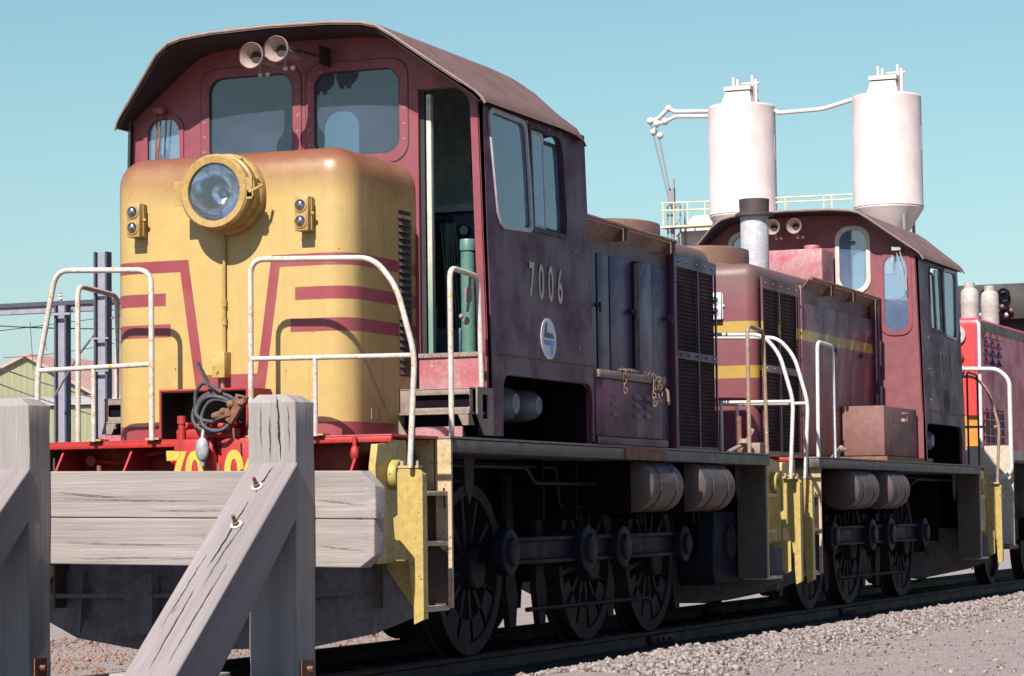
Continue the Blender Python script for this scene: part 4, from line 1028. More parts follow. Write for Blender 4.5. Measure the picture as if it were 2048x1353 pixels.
MB().tube(bend([(.74, 18.35, 2.76), (1.28, 18.35, 2.74), (1.42, 18.35, 2.60), (1.42, 18.35, 1.42), (1.24, 18.35, 1.36), (1.20, 18.35, 1.30)], .10), .028, 10).build('handrail', m_whitec, L3, smooth=60)
MB().tube(bend([(1.0, 18.45, 3.36), (1.04, 18.40, 3.32), (1.04, 18.38, 1.75)], .04), .022, 10).build('handrail', m_whitec, L3, smooth=60)
MB().tube(bend([(1.40, 19.6, 1.72), (1.40, 19.6, 2.76), (1.40, 20.3, 2.80), (1.40, 20.9, 2.80)], .10), .026, 10).build('handrail', m_whitec, L3, smooth=60)
MB().tube([(1.22, 18.40, 1.42), (1.22, 18.40, .55)], .016, 8).build('handrail', m_whitec, L3, smooth=60)
MB().tube([(1.10, 18.41, .85), (1.32, 18.41, 1.20)], .014, 8).build('handrail', m_whitec, L3, smooth=60)

cw = MB().box(-1.35, 1.35, 24.0, 26.5, 1.72, 3.75); cw.extrude([(-1.40, 3.74), (1.40, 3.74), (.95, 4.26), (-.95, 4.26)], lambda a, b, t: (a, t, b), [23.7, 26.7])
cwo = cw.build('cab', m_hinside, L3, bevel=.01)
for x, z in ((.05, 4.10), (.30, 4.10), (.06, 3.86), (.30, 3.86)):
    MB().lathe([(.05, 0), (.09, 0), (.09, .05), (.05, .05)], (x, 23.6, z), (0, 1, 0), 20, True).build('horn_ring', m_dark, cwo)
for k in range(8): MB().sphere((-.02 + .06 * k, 23.5 + .02 * k, 3.80 + .06 * (k % 3)), .035, 8, 6).build('fitting', m_ex3 if k % 3 == 0 else m_roof, cwo)
lf = MB().box(-.9, .9, 19.2, 29, .75, 1.6).build('frame', m_dark, L3)
for y in (19.9, 22.3):
    for sx in (1, -1):
        MB().lathe([(.42, .70), (.42, .815), (.50, .82), (.51, .70), (.54, .695), (.54, .672), (0, .672), (0, .76), (.42, .76)], (0, y, .51), (sx, 0, 0), 40, False).build('wheel', m_wheel, L3, smooth=40)
    MB().box(-1.0, 1.0, y - .9, y + .9, .55, .85).build('bogie_frame', m_dark, L3, bevel=.03)

# ================================================================== BUFFER STOP
w_z = wood('grey_timber_upright', 2); w_x = wood('grey_timber_beam', 0, (0.50, 0.45, 0.42)); w_d = wood('grey_timber_brace', 2, (0.37, 0.33, 0.335))
bs = thing('buffer_stop', 'weathered grey timber buffer stop with two posts, sloping braces and a double crossbeam', 'buffer stop', (-.05, -.84, -.14))
def shear(pts, k): return pts
def post(x0, x1, zt):
    y0, y1 = -.95, -.72; n = 14
    ch = .035
    prof = [(x0, zt - .045), (x0 + .05, zt), (x1 - .075, zt), (x1, zt - .03)]
    m = MB(); rings = []
    prof = [(x0, y0), (x1 - .008, y0 - .006), (x1, y1), (x0 + .006, y1)]
    zs = [-.35 + (zt - .05 + .35) * i / n for i in range(n + 1)]
    vs = []; fs = []
    random.seed(int(x0 * 100))
    for z in zs:
        for (a, b) in prof: vs.append((a + random.uniform(-.003, .003), b + random.uniform(-.003, .003), z))
    for i in range(n):
        for k in range(4): fs.append((i * 4 + k, i * 4 + (k + 1) % 4, (i + 1) * 4 + (k + 1) % 4, (i + 1) * 4 + k))
    t = len(vs)
    vs += [(x0 + .055, y0 + .03, zt), (x1 - .085, y0 + .02, zt - .003), (x1 - .06, y1 - .03, zt - .012), (x0 + .06, y1 - .03, zt - .008)]
    for k in range(4): fs.append((n * 4 + k, n * 4 + (k + 1) % 4, t + (k + 1) % 4, t + k))
    fs.append((t, t + 1, t + 2, t + 3))
    m.add(vs, fs)
    return m.build('post', w_z, bs, bevel=.006, smooth=20)
post(.715, 1.045, 1.735); post(-1.15, -.805, 1.765)
def plank(z0, z1, x1):
    m = MB(); dz = lambda x: .018 - .016 * x
    xs = [-1.75 + i * (x1 - .09 + 1.75) / 16 for i in range(17)]
    vs = []; fs = []
    random.seed(int(z0 * 50))
    for x in xs:
        j = [random.uniform(-.0025, .0025) for _ in range(4)]
        vs += [(x, -.718 + j[0], z0 + dz(x)), (x, -.718 + j[1], z1 + dz(x)), (x, -.57, z1 + dz(x)), (x, -.57, z0 + dz(x))]
    n = 17
    up = z0 > .8
    a = .07
    e = [(x1, -.70, z0 + dz(x1) + (0 if up else .07)), (x1, -.70, z1 + dz(x1) - (.09 if up else 0)), (x1 + .01, -.58, z1 + dz(x1) - (.10 if up else 0)), (x1 + .01, -.58, z0 + dz(x1) + (0 if up else .08))]
    vs += e; n += 1
    for i in range(n - 1):
        for k in range(4): fs.append((i * 4 + k, i * 4 + (k + 1) % 4, (i + 1) * 4 + (k + 1) % 4, (i + 1) * 4 + k))
    fs += [(0, 1, 2, 3), tuple((n - 1) * 4 + k for k in range(4))]
    m.add(vs, fs)
    return m.build('crossbeam', w_x, bs, bevel=.007, smooth=15)
plank(.984, 1.272, 1.44); plank(.69, .9795, 1.43)
BR = [(-.951, 1.325), (-2.48, .13), (-2.84, -.16), (-2.40, -.30), (-1.98, .09), (-.951, 1.0)]
def brace(x0, x1):
    # long axis along local Z so the grain follows the timber
    m = MB().extrude(BR, lambda a, b, t: (t, a, b), [x0, (x0 * 2 + x1) / 3, (x0 + 2 * x1) / 3, x1])
    ang = atan2(1.53, 1.195)
    c = Vector(((x0 + x1) / 2, -1.9, .5))
    Rm = Matrix.Rotation(-ang, 4, 'X')
    off = Vector(ROOT[bs])
    me_pts = [(Rm.inverted() @ (Vector(p) - c)) for p in m.v]
    m.v = [tuple(p + off) for p in me_pts]
    o = m.build('brace', w_d, bs, bevel=.010, smooth=15)
    o.matrix_local = Matrix.Translation(c - off) @ Rm
    return o
brace(.722, 1.048); brace(-1.148, -.808)
def bolt(x, y, z):
    nrm = Vector((0, -.615, .788)); p = Vector((x, y, z))
    b = MB().cyl(p, p + nrm * .010, .036, n=20).build('washer', m_bolt, bs)
    MB().cyl(p + nrm * .008, p + nrm * .028, .022, n=6).cyl(p + nrm * .02, p + nrm * .075, .011, n=10).build('bolt', m_rust, b)
for x, y in ((.875, -1.145), (.885, -1.43)): bolt(x, y, 1.325 + (y + .951) * .782)
for x, y in ((-1.0, -1.145), (-.99, -1.43)): bolt(x, y, 1.325 + (y + .951) * .782)
rb = MB().box(1.046, 1.054, -.93, -.76, .02, .14).build('strap_plate', m_rust, bs); MB().cyl((1.05, -.85, .09), (1.09, -.85, .09), .018, n=6).build('bolt', m_rust, rb)
rb2 = MB().box(-.804, -.796, -.92, -.78, .0, .14).build('strap_plate', m_rust, bs); MB().cyl((-.80, -.85, .08), (-.76, -.85, .08), .018, n=6).build('bolt', m_rust, rb2)
MB().box(-1.7, 1.28, -.566, -.545, .92, 1.04).build('gap_shade_strip', w_d, bs)  # strip added to give the gap between the planks its dark shade
m_split = paint('dark_split', (0.02, 0.016, 0.015), (0.03, 0.02, 0.02), .3, .9)
def split(pts, wmax, fn, thick=.0035):
    P = pts; n = len(P); vs = []; fs = []
    for i, (a, b) in enumerate(P):
        t = i / (n - 1); w_ = wmax * (sin(pi * min(1, t * .92 + .08)) ** .7) * random.uniform(.55, 1.2)
        a2, b2 = P[min(i + 1, n - 1)]; a1, b1 = P[max(i - 1, 0)]
        dx, dy = a2 - a1, b2 - b1; l_ = sqrt(dx * dx + dy * dy); nx, ny = -dy / l_, dx / l_
        vs += [fn(a + nx * w_ / 2, b + ny * w_ / 2, thick), fn(a - nx * w_ / 2, b - ny * w_ / 2, thick)]
    for i in range(n - 1): fs.append((2 * i, 2 * i + 1, 2 * i + 3, 2 * i + 2))
    return MB().add(vs, fs)
def wander(a0, b0, a1, b1, amp, n=26):
    out = []; d = 0; L_ = sqrt((a1 - a0) ** 2 + (b1 - b0) ** 2); nx, ny = -(b1 - b0) / L_, (a1 - a0) / L_
    for i in range(n + 1):
        t = i / n; d += random.uniform(-amp, amp); out.append((a0 + (a1 - a0) * t + nx * d, b0 + (b1 - b0) * t + ny * d))
    return out
random.seed(21)
front = lambda u, v, w: (u, -.9585 - w, v)
for (a0, b0, a1, b1, wm) in ((.915, 1.72, .945, 1.34, .012), (.865, 1.60, .87, 1.33, .005), (.99, 1.66, .985, 1.38, .004), (.80, 1.66, .81, 1.40, .004), (.84, 1.16, .80, .80, .004)):
    split(wander(a0, b0, a1, b1, .003), wm, front).build('split', m_split, bs, smooth=0)
brf = lambda u, t, w: (u, -.951 - (2.48 - .951) * t - w * .615, 1.325 - 1.195 * t + w * .788 + .002)
for (a0, b0, a1, b1, wm) in ((.90, .03, .875, .16, .009), (.875, .20, .845, .52, .009), (.93, .30, .90, .60, .005), (.80, .45, .79, .80, .005), (.97, .50, .96, .95, .006), (.85, .62, .87, .98, .006)):
    split(wander(a0, b0, a1, b1, .003), wm, brf).build('split', m_split, bs, smooth=0)
bmf = lambda u, v, w: (u, -.7215 - w, v)
for (a0, b0, a1, b1, wm) in ((-.75, 1.17, -.25, 1.12, .004), (-.70, 1.13, .35, 1.10, .0035), (-.1, 1.05, .6, 1.03, .003), (-.7, .86, .3, .83, .0035), (-.6, .76, .45, .75, .003), (1.06, 1.10, 1.40, 1.06, .003), (1.08, .82, 1.40, .78, .003)):
    split(wander(a0, b0, a1, b1, .0018), wm, bmf).build('split', m_split, bs, smooth=0)
tb = MB()
for x in (-.5, .35): tb.cyl((x, -.64, 1.27), (x, -.64, 1.335), .014, n=8)
for x in (-.62, -.17, .5): tb.cyl((x, -.62, 1.27), (x, -.62, 1.295), .012, n=8)
tb.build('bolt_end', m_rust, bs)
MB().box(.02, .70, -1.42, -1.16, -.30, .085).build('foot_timber', w_x, bs, bevel=.01)

# ================================================================== TRACK
m_rail = paint('brown_rail', (0.045, 0.030, 0.032), (0.08, 0.04, 0.03), .6, .5, None, 5, .3, spec=.1)
m_shiny = paint('rail_tread', (0.16, 0.15, 0.17), (0.12, 0.07, 0.05), .6, .3, None, 9)
RP = [(-.066, -.157), (.066, -.157), (.066, -.147), (.012, -.125), (.009, -.045), (.035, -.034), (.036, -.010), (.026, 0), (-.026, 0), (-.036, -.010), (-.035, -.034), (-.009, -.045), (-.012, -.125), (-.066, -.147)]
for sx, lab in ((1, 'rusty steel rail on the near side beneath the locomotives'), (-1, 'rusty steel rail on the far side beneath the locomotives')):
    r = MB().extrude(RP, lambda a, b, t, sx=sx: (sx * .752 + a, t, b), [-.55, 20, 70]).build('rail', m_rail, None, base=(sx * .752, -.55, -.157), smooth=30)
    tag(r, lab, 'rail', 'rails of the siding')
    for y in (6.2, 12.4):
        f = MB()
        for s2 in (1, -1): f.box(*sorted((sx * .752 + s2 * .012, sx * .752 + s2 * .034)), y, y + .62, -.128, -.045)
        fo = f.build('fishplate', m_rod, r, bevel=.004)
        for k in range(4): MB().cyl((sx * .752 + .03, y + .08 + k * .15, -.085), (sx * .752 + .055, y + .08 + k * .15, -.085), .016, n=6).build('bolt', m_rust, fo)
slp = MB().box(-1.30, 1.30, -.12, .12, -.28, -.152).build('sleeper', paint('oily_sleeper', (0.045, 0.035, 0.03), (0.09, 0.07, 0.06), .5, .8, None, 4), None, bevel=.01)
tag(slp, 'dark oil-soaked timber sleeper crossing under the rails', 'sleeper', 'sleepers under the rails')
slp.location = (0, -.1, 0)
for i in range(1, 34):
    c = slp.copy(); COL.objects.link(c); c.location = (random.uniform(-.03, .03), -.1 + i * .66 + random.uniform(-.03, .03), random.uniform(-.006, .004)); c.rotation_euler = (0, 0, random.uniform(-.01, .01))

# ================================================================== GROUND
def gz(x, y):
    n = noise.noise(Vector((x * .7, y * .7, 0))) * .018 + noise.noise(Vector((x * 2.6, y * 2.6, 3))) * .010
    near = max(0, 1 - max(0, abs(y - 12)) / 60)
    if x > 1.15:
        t = min(1, (x - 1.15) / .75); t = t * t * (3 - 2 * t)
        crest = math.exp(-((x - 2.15) / .45) ** 2) * .05
        h = -.165 + t * .095 + crest
    elif x < -1.3:
        t = min(1, (-1.3 - x) / 1.2); h = -.165 + t * .05
    else: h = -.165
    return h + n * (1 if abs(x) < 12 else .3)
def axis(vals):
    out = []
    for a, b, st in vals:
        k = a
        while k < b - 1e-6: out.append(k); k += st
    out.append(vals[-1][1]); return out
gx = axis([(-600, -60, 90), (-60, -12, 8), (-12, -3, .8), (-3, 1.1, .22), (1.1, 6, .06), (6, 14, .8), (14, 60, 8), (60, 600, 90)])
gy = axis([(-60, -12, 8), (-12, -5, 1), (-5, -1, .25), (-1, 16, .10), (16, 40, .3), (40, 80, 5), (80, 1000, 90)])
gv = [(x, y, gz(x, y)) for x in gx for y in gy]; m = len(gy)
gf = [(i * m + j, (i + 1) * m + j, (i + 1) * m + j + 1, i * m + j + 1) for i in range(len(gx) - 1) for j in range(m - 1)]
def ground_mat():
    mt, nt, out = new_mat('ash_and_gravel'); v, ob = coords(nt)
    sep = N(nt, 'ShaderNodeSeparateXYZ'); L(nt, ob, sep.inputs[0])
    base = mixc(nt, tex(nt, v, 1.1, 8, .7, .3, .7), (0.50, 0.42, 0.39), (0.38, 0.32, 0.295))
    fine = tex(nt, v, 60, 4, .7, .25, .75)
    base = mixc(nt, M_(nt, 'MULTIPLY', fine, .5), base, (0.17, 0.14, 0.13))
    vo = N(nt, 'ShaderNodeTexVoronoi'); vo.inputs['Scale'].default_value = 42; L(nt, v, vo.inputs['Vector'])
    sp = N(nt, 'ShaderNodeSeparateColor'); L(nt, vo.outputs['Color'], sp.inputs[0])
    r = N(nt, 'ShaderNodeMapRange'); r.inputs['From Min'].default_value = .5; r.inputs['From Max'].default_value = 1.0; L(nt, sp.outputs[0], r.inputs['Value'])
    base = mixc(nt, M_(nt, 'MULTIPLY', r.outputs[0], .55), base, (0.50, 0.45, 0.43))
    # oil-black strip along the track
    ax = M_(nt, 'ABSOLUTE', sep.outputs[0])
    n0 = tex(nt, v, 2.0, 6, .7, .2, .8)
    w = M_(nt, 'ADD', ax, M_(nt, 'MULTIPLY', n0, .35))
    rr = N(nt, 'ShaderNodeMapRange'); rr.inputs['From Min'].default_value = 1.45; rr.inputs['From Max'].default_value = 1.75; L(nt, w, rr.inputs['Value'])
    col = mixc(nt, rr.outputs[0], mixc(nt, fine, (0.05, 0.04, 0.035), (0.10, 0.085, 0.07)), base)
    h = M_(nt, 'ADD', M_(nt, 'MULTIPLY', vo.outputs['Distance'], -1.2), fine)
    finish(nt, out, col, .9, 0, bump(nt, h, .8, .015), .15)
    return mt
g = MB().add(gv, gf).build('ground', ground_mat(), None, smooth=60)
tag(g, kind='structure')
def stone_mat(name, a, b, c):
    mt, nt, out = new_mat(name); v, ob = coords(nt)
    n = tex(nt, v, 27, 1, .5, .42, .60); k = tex(nt, v, 41, 1, .5, .46, .60)
    finish(nt, out, mixc(nt, M_(nt, 'MULTIPLY', k, .6), mixc(nt, n, a, b), c), .85, 0, bump(nt, tex(nt, v, 120, 3), .4, .003), .2)
    return mt
def stones(name, label, cat, cnt, place, size, mat, seed):
    import numpy as np
    random.seed(seed)
    ico = bmesh.new(); bmesh.ops.create_icosphere(ico, subdivisions=1, radius=1)
    iv = [v.co.copy() for v in ico.verts]; ico.verts.index_update(); itf = [tuple(v.index for v in f.verts) for f in ico.faces]; ico.free()
    iva = np.array([tuple(v) for v in iv]); ita = np.array(itf)
    rng = np.random.default_rng(seed)
    V = []; F = []
    for k in range(cnt):
        x, y = place()
        s = size()
        rot = np.array(Matrix.Rotation(random.uniform(0, 6.28), 3, Vector((random.random() - .5, random.random() - .5, random.random() + .1)).normalized()))
        sc = np.array([random.uniform(.7, 1.3), random.uniform(.7, 1.3), random.uniform(.5, .9)])
        p = iva * (1 + rng.uniform(-.28, .28, (len(iva), 1))) * sc
        p = p @ rot.T * s + np.array([x, y, gz(x, y) + s * .25])
        F.append(ita + k * len(iva)); V.append(p)
    V = np.concatenate(V); F = np.concatenate(F)
    me = bpy.data.meshes.new(name); me.vertices.add(len(V)); me.vertices.foreach_set('co', V.ravel().astype('f'))
    me.loops.add(F.size); me.loops.foreach_set('vertex_index', F.ravel().astype('i'))
    me.polygons.add(len(F)); me.polygons.foreach_set('loop_start', np.arange(0, F.size, 3, dtype='i')); me.polygons.foreach_set('loop_total', np.full(len(F), 3, dtype='i'))
    me.update(calc_edges=True); me.validate()
    me.materials.append(mat)
    o = bpy.data.objects.new(name, me); COL.objects.link(o); tag(o, label, cat, kind='stuff'); return o
m_st = stone_mat('ballast_stone', (0.32, 0.27, 0.245), (0.085, 0.07, 0.07), (0.44, 0.37, 0.335))
def pl_ballast():
    y = random.uniform(-1, 1) ; y = 1 + (random.random() ** 1.5) * 34
    x = random.gauss(2.05, .36)
    return (min(max(x, 1.30), 3.4), y)
stones('ballast', 'pale loose ballast stones heaped along the near side of the track', 'ballast', 19000, pl_ballast, lambda: random.uniform(.007, .028) * (1.7 if random.random() < .05 else 1), m_st, 5)
stones('gravel', 'fine grit and scattered pebbles over the ashy ground beside the siding', 'gravel', 9000, lambda: (2.4 + random.random() ** 1.2 * 3.2, 1 + random.random() ** 1.4 * 26), lambda: random.uniform(.003, .010) * (2.8 if random.random() < .05 else 1), m_st, 6)
stones('track_ballast', 'dark oily stones between and beside the rails', 'ballast', 5000, lambda: (random.uniform(-1.25, 1.45), random.uniform(-.5, 22)), lambda: random.uniform(.012, .028), stone_mat('oily_stone', (0.06, 0.05, 0.045), (0.11, 0.09, 0.08), (0.03, 0.025, 0.025)), 8)
stones('rusty_litter', 'orange-brown rusty flakes and broken stones on the sunlit ground left of the brace', 'litter', 5200, lambda: (random.uniform(-5.0, -1.35), random.uniform(-.4, 9)), lambda: random.uniform(.005, .018) * (1.8 if random.random() < .08 else 1), stone_mat('rusty_stone', (0.32, 0.25, 0.22), (0.30, 0.13, 0.07), (0.16, 0.09, 0.07)), 9)

# ================================================================== SILOS
m_silo = paint('silo_white', (0.82, 0.70, 0.68), (0.78, 0.66, 0.64), .2, .6, None, .15, .3)
m_yrail = paint('plant_yellow', (0.88, 0.78, 0.52), (0.5, 0.4, 0.2), .3, .6)
m_pipe = paint('grey_conveyor', (0.30, 0.30, 0.32), (0.2, 0.2, 0.2), .3, .6)
def silo(x, label):
    s = thing('cement_silo', label, 'silo', (x, 142, 0), 'pair of white silos')
    R_ = 2.06
    MB().lathe([(0, 25.84), (1.2, 25.80), (R_ * .95, 25.70), (R_, 25.58), (R_, 18.95), (R_ * 1.01, 18.9), (.35, 16.2), (.35, 15.0)], (x, 142, 0), (0, 0, 1), 64).build('shell', m_silo, s, smooth=30)
    MB().lathe([(R_ + .001, 0), (R_ + .04, 0), (R_ + .04, .05), (R_ + .001, .05)], (x, 142, 19.0), (0, 0, 1), 64).build('ring', m_silo, s)
    f = MB(); f.add([(x - .95, 140.9, 25.75), (x + .95, 140.9, 25.75), (x + .95, 143, 25.75), (x - .95, 143, 25.75), (x - .75, 141.2, 26.55), (x + .75, 141.2, 26.55), (x + .75, 142.7, 26.55), (x - .75, 142.7, 26.55)],
                    [(0, 1, 2, 3), (4, 5, 6, 7), (0, 1, 5, 4), (1, 2, 6, 5), (2, 3, 7, 6), (3, 0, 4, 7)])
    f.box(x - .85, x + .85, 141.1, 142.8, 26.6, 26.85)
    f.build('dust_filter', m_silo, s, smooth=0)
    p = MB()
    for dx, z in ((-.42, 27.5), (-.15, 27.35), (.78, 27.55), (1.0, 27.3)): p.tube([(x + dx, 141.8, 25.8), (x + dx, 141.8, z)], .10, 10)
    p.tube([(x + .1, 141.8, 27.05), (x + 1.25, 141.8, 27.05)], .07, 8); p.tube([(x + 1.2, 141.9, 25.4), (x + 1.75, 141.9, 25.4)], .09, 8)
    p.build('vent_pipe', m_silo, s, smooth=40)
    l = MB()
    for k in range(4):
        a = radians(45 + 90 * k); l.cyl((x + 1.7 * cos(a), 142 + 1.7 * sin(a), 0), (x + 1.7 * cos(a), 142 + 1.7 * sin(a), 19.0), .10, n=10)
    l.build('leg', m_pipe, s)
    MB().box(x + 2.06, x + 2.12, 141.9, 142.0, 22.3, 23.8).build('level_gauge', m_pipe, s)
    return s
silo(-39.60, 'left white cylindrical silo joined to two jointed filling pipes at its left')
silo(-30.55, 'right white cylindrical silo with a conical hopper bottom showing below the rim')
fp = MB()
fp.tube(bend([(-41.6, 142, 25.55), (-43.9, 142, 25.68), (-44.3, 142, 25.9), (-45.0, 142, 25.30), (-45.5, 142, 25.18)], .15), .13, 10)
fp.tube(bend([(-41.6, 141.6, 25.18), (-43.7, 141.6, 25.32), (-44.5, 141.6, 24.98), (-45.0, 141.6, 24.95)], .15), .12, 10)
for p_ in ((-44.3, 142, 25.9), (-45.5, 142, 25.2), (-44.95, 141.6, 24.95), (-44.4, 141.6, 25.05), (-45.3, 142, 24.5), (-44.75, 141.6, 24.2)): fp.sphere(p_, .22, 14, 10)
fp_o = fp.build('filling_pipe', m_silo, None, base=(-44, 142, 25)); tag(fp_o, 'white jointed filling pipes reaching left from the left silo top', 'pipe')
hz_ = MB().tube([(-45.5, 142, 25.1), (-44.45, 142, 20.6), (-44.3, 142, 19.8)], .055, 8).tube([(-44.95, 141.6, 24.8), (-44.2, 141.6, 20.9)], .055, 8).build('hanging_hose', m_pipe, None, base=(-44.3, 142, 19.8)); tag(hz_, 'two thin grey hoses slanting down from the filling pipes to the yellow platform', 'hose')
lp_ = MB().tube(bend([(-37.5, 142, 25.35), (-37.3, 142, 25.15), (-34.5, 142, 25.20), (-32.6, 142, 25.65), (-31.5, 142, 25.6)], .3), .13, 10).build('linking_pipe', m_silo, None, base=(-34, 142, 25)); tag(lp_, 'white pipe bridging the gap between the two silo tops', 'pipe')
gy_ = MB()
for z in (19.92, 19.45): gy_.tube([(-44.7, 141.5, z + .07), (-41.6, 141.5, z)], .05, 6)
for x in (-44.6, -43.9, -43.0, -41.9): gy_.tube([(x, 141.5, 18.6), (x, 141.5, 19.95)], .045, 6)
for z in (19.90, 19.62): gy_.tube([(-37.4, 141.5, z), (-32.6, 141.5, z - .05)], .05, 6)
for x in (-36.8, -34.4, -33.9): gy_.tube([(x, 141.5, 18.5), (x, 141.5, 19.9)], .045, 6)
gy_.box(-44.8, -32.4, 141.4, 142.6, 18.45, 18.55)
tag(gy_.build('plant_walkway', m_yrail, None, base=(-38, 142, 18)), 'thin yellow handrailed walkway running between and beside the silos', 'walkway')
tw = MB()
for dx, dy in ((0, 0), (.9, 0), (0, .9), (.9, .9)): tw.tube([(-44.5 + dx, 141.8 + dy, 0), (-44.4 + dx * .9, 141.8 + dy, 19.9)], .05, 6)
for k in range(20): tw.tube([(-44.5, 141.8, k), (-43.6, 141.8, k + 1)], .03, 6)
tw.cyl((-44.15, 141.9, 17.5), (-44.05, 141.9, 20.6), .13, n=10); tw.box(-44.3, -43.95, 141.7, 142.0, 19.9, 20.9); tw.cyl((-44.0, 141.9, 20.9), (-44.0, 141.9, 21.5), .06, n=8)
tag(tw.build('loading_mast', m_pipe, None, base=(-44.1, 142, 0)), 'slim lattice mast with a loading spout left of the silos', 'mast')
m_pale = paint('pale_shed', (.66, .56, .55), (0.58, 0.49, 0.48), .2, .6, None, .15)
wb = thing('batching_shed', 'pale sloping-roofed plant building low behind the second cab', 'building', (-40.5, 144, 0))
MB().box(-44.1, -37.0, 142.8, 146, 0, 18.0).build('wall', m_pale, wb)
MB().add([(-44.2, 142.7, 18.0), (-36.9, 142.7, 18.0), (-36.9, 146.1, 18.0), (-44.2, 146.1, 18.0), (-43.2, 143.2, 19.3), (-37.7, 143.2, 19.3), (-37.7, 145.6, 19.3), (-43.2, 145.6, 19.3)], [(0, 1, 2, 3), (4, 5, 6, 7), (0, 1, 5, 4), (1, 2, 6, 5), (2, 3, 7, 6), (3, 0, 4, 7)]).build('roof', m_pale, wb, smooth=0)

# ================================================================== SHED, MASTS, WIRES (left background)
def corrugated(name, c, c2, axis_=0, sc=9.0):
    mt, nt, out = new_mat(name); v, ob = coords(nt)
    sep = N(nt, 'ShaderNodeSeparateXYZ'); L(nt, ob, sep.inputs[0])
    w = M_(nt, 'SINE', M_(nt, 'MULTIPLY', sep.outputs[axis_], sc))
    col = mixc(nt, M_(nt, 'MULTIPLY', M_(nt, 'ADD', w, 1), .18), c, tuple(k * .6 for k in c))
    col = mixc(nt, M_(nt, 'MULTIPLY', tex(nt, v, .5, 6, .7, .4, .7), .8), col, c2)
    finish(nt, out, col, .7, 0, bump(nt, w, .6, .05), .3); return mt
m_shw = corrugated('olive_corrugated_wall', (0.34, 0.34, 0.20), (0.28, 0.29, 0.19), 0, 16)
m_shr = corrugated('faded_red_iron_roof', (0.55, 0.36, 0.30), (0.42, 0.20, 0.14), 1, 12)
sh = thing('goods_shed', 'olive corrugated goods shed with a faded rusty pink roof behind the left handrails', 'shed', (-70, 112, 0))
MB().add([(-78.5, 110, 0), (-66.1, 110, 0), (-66.1, 110, 7.65), (-70.3, 110, 9.85), (-78.5, 110, 6.5),
          (-78.5, 170, 0), (-66.1, 170, 0), (-66.1, 170, 7.65), (-70.3, 170, 9.85), (-78.5, 170, 6.5)],
         [(0, 1, 2, 3, 4), (5, 9, 8, 7, 6), (0, 5, 6, 1), (1, 6, 7, 2), (4, 3, 8, 9), (0, 4, 9, 5), (2, 7, 8, 3)]).build('wall', m_shw, sh, smooth=0)
MB().add([(-65.8, 109.7, 7.60), (-70.3, 109.7, 9.98), (-78.8, 109.7, 6.5), (-65.8, 170, 7.60), (-70.3, 170, 9.98), (-78.8, 170, 6.5),
          (-65.8, 109.7, 7.46), (-70.3, 109.7, 9.84), (-78.8, 109.7, 6.36), (-65.8, 170, 7.46), (-70.3, 170, 9.84), (-78.8, 170, 6.36)],
         [(0, 3, 4, 1), (1, 4, 5, 2), (6, 7, 10, 9), (7, 8, 11, 10), (0, 1, 7, 6), (1, 2, 8, 7), (3, 9, 10, 4), (4, 10, 11, 5), (0, 6, 9, 3), (2, 5, 11, 8)]).build('roof', m_shr, sh, smooth=0)
MB().box(-67.2, -65.6, 128, 131, 8.2, 10.9).build('roof_vent', paint('red_vent', (0.45, 0.10, 0.08), (0.3, 0.1, 0.08)), sh)
an = thing('lean_to_annex', 'low olive corrugated annex with a pale roof edge in front of the goods shed', 'shed', (-66, 104, 0))
MB().box(-78, -52, 103, 109.5, 0, 6.75).build('wall', m_shw, an)
MB().add([(-78.2, 102.8, 6.8), (-51.8, 102.8, 6.8), (-51.8, 109.6, 7.5), (-78.2, 109.6, 7.5), (-78.2, 102.8, 7.15), (-51.8, 102.8, 7.15), (-51.8, 109.6, 7.62), (-78.2, 109.6, 7.62)],
         [(0, 1, 2, 3), (4, 5, 6, 7), (0, 1, 5, 4), (1, 2, 6, 5), (2, 3, 7, 6), (3, 0, 4, 7)]).build('roof', paint('pale_roof_iron', (0.48, 0.45, 0.46), (0.4, 0.3, 0.28), .5, .6), an, smooth=0)
m_mast = paint('galvanised_mast', (0.34, 0.34, 0.42), (0.22, 0.21, 0.25), .4, .55, None, 1.0)
m_mastd = paint('mast_flange', (0.08, 0.08, 0.12), (0.05, 0.05, 0.06), .4, .6)
def mast(x, y, zt, w, label):
    t = thing('catenary_mast', label, 'mast', (x, y, 0), 'overhead line masts')
    MB().box(x - w * .36, x + w * .36, y - .01, y + .01, -.2, zt).build('web', m_mast, t)
    f = MB().box(x - w / 2, x - w * .36, y - .14, y + .14, -.2, zt); f.box(x + w * .36, x + w / 2, y - .14, y + .14, -.2, zt)
    f.build('flange', m_mastd, t)
    return t
mt1 = mast(-30.30, 50, 8.45, .42, 'tall grey steel mast standing above the others behind the left gate')
c1 = MB()
for z in (7.3, 6.0, 5.1): c1.box(-30.58, -30.02, 49.80, 49.86, z, z + .05)
c1.build('clamp', m_mast, mt1)
mt2 = mast(-33.18, 52.6, 7.25, .40, 'shorter grey steel mast carrying the left end of the gantry beam')
MB().box(-33.6, -32.8, 52.38, 52.44, 6.95, 7.02).build('clamp', m_mast, mt2)
mt3 = mast(-31.6, 62, 5.3, .40, 'smallest distant grey mast in front of the annex wall')
gb = MB().box(-50, -22, 52.85, 53.15, 7.08, 7.28); gbo = gb.build('web', m_mast, None)
gt = thing('gantry_beam', 'long dark-topped steel gantry beam spanning the sky on the left', 'gantry', (-33, 53, 7))
gbo.parent = gt; gbo.matrix_parent_inverse = Matrix.Translation((33, -53, -7))
MB().box(-50, -22, 52.78, 53.22, 7.28, 7.40).build('flange', m_mastd, gt)
ins = MB()
for x in (-33.5, -32.9, -32.0, -31.35): ins.lathe([(0, .28), (.06, .26), (.03, .22), (.07, .18), (.03, .13), (.08, .08), (.04, 0)], (x, 53, 7.40), (0, 0, 1), 12)
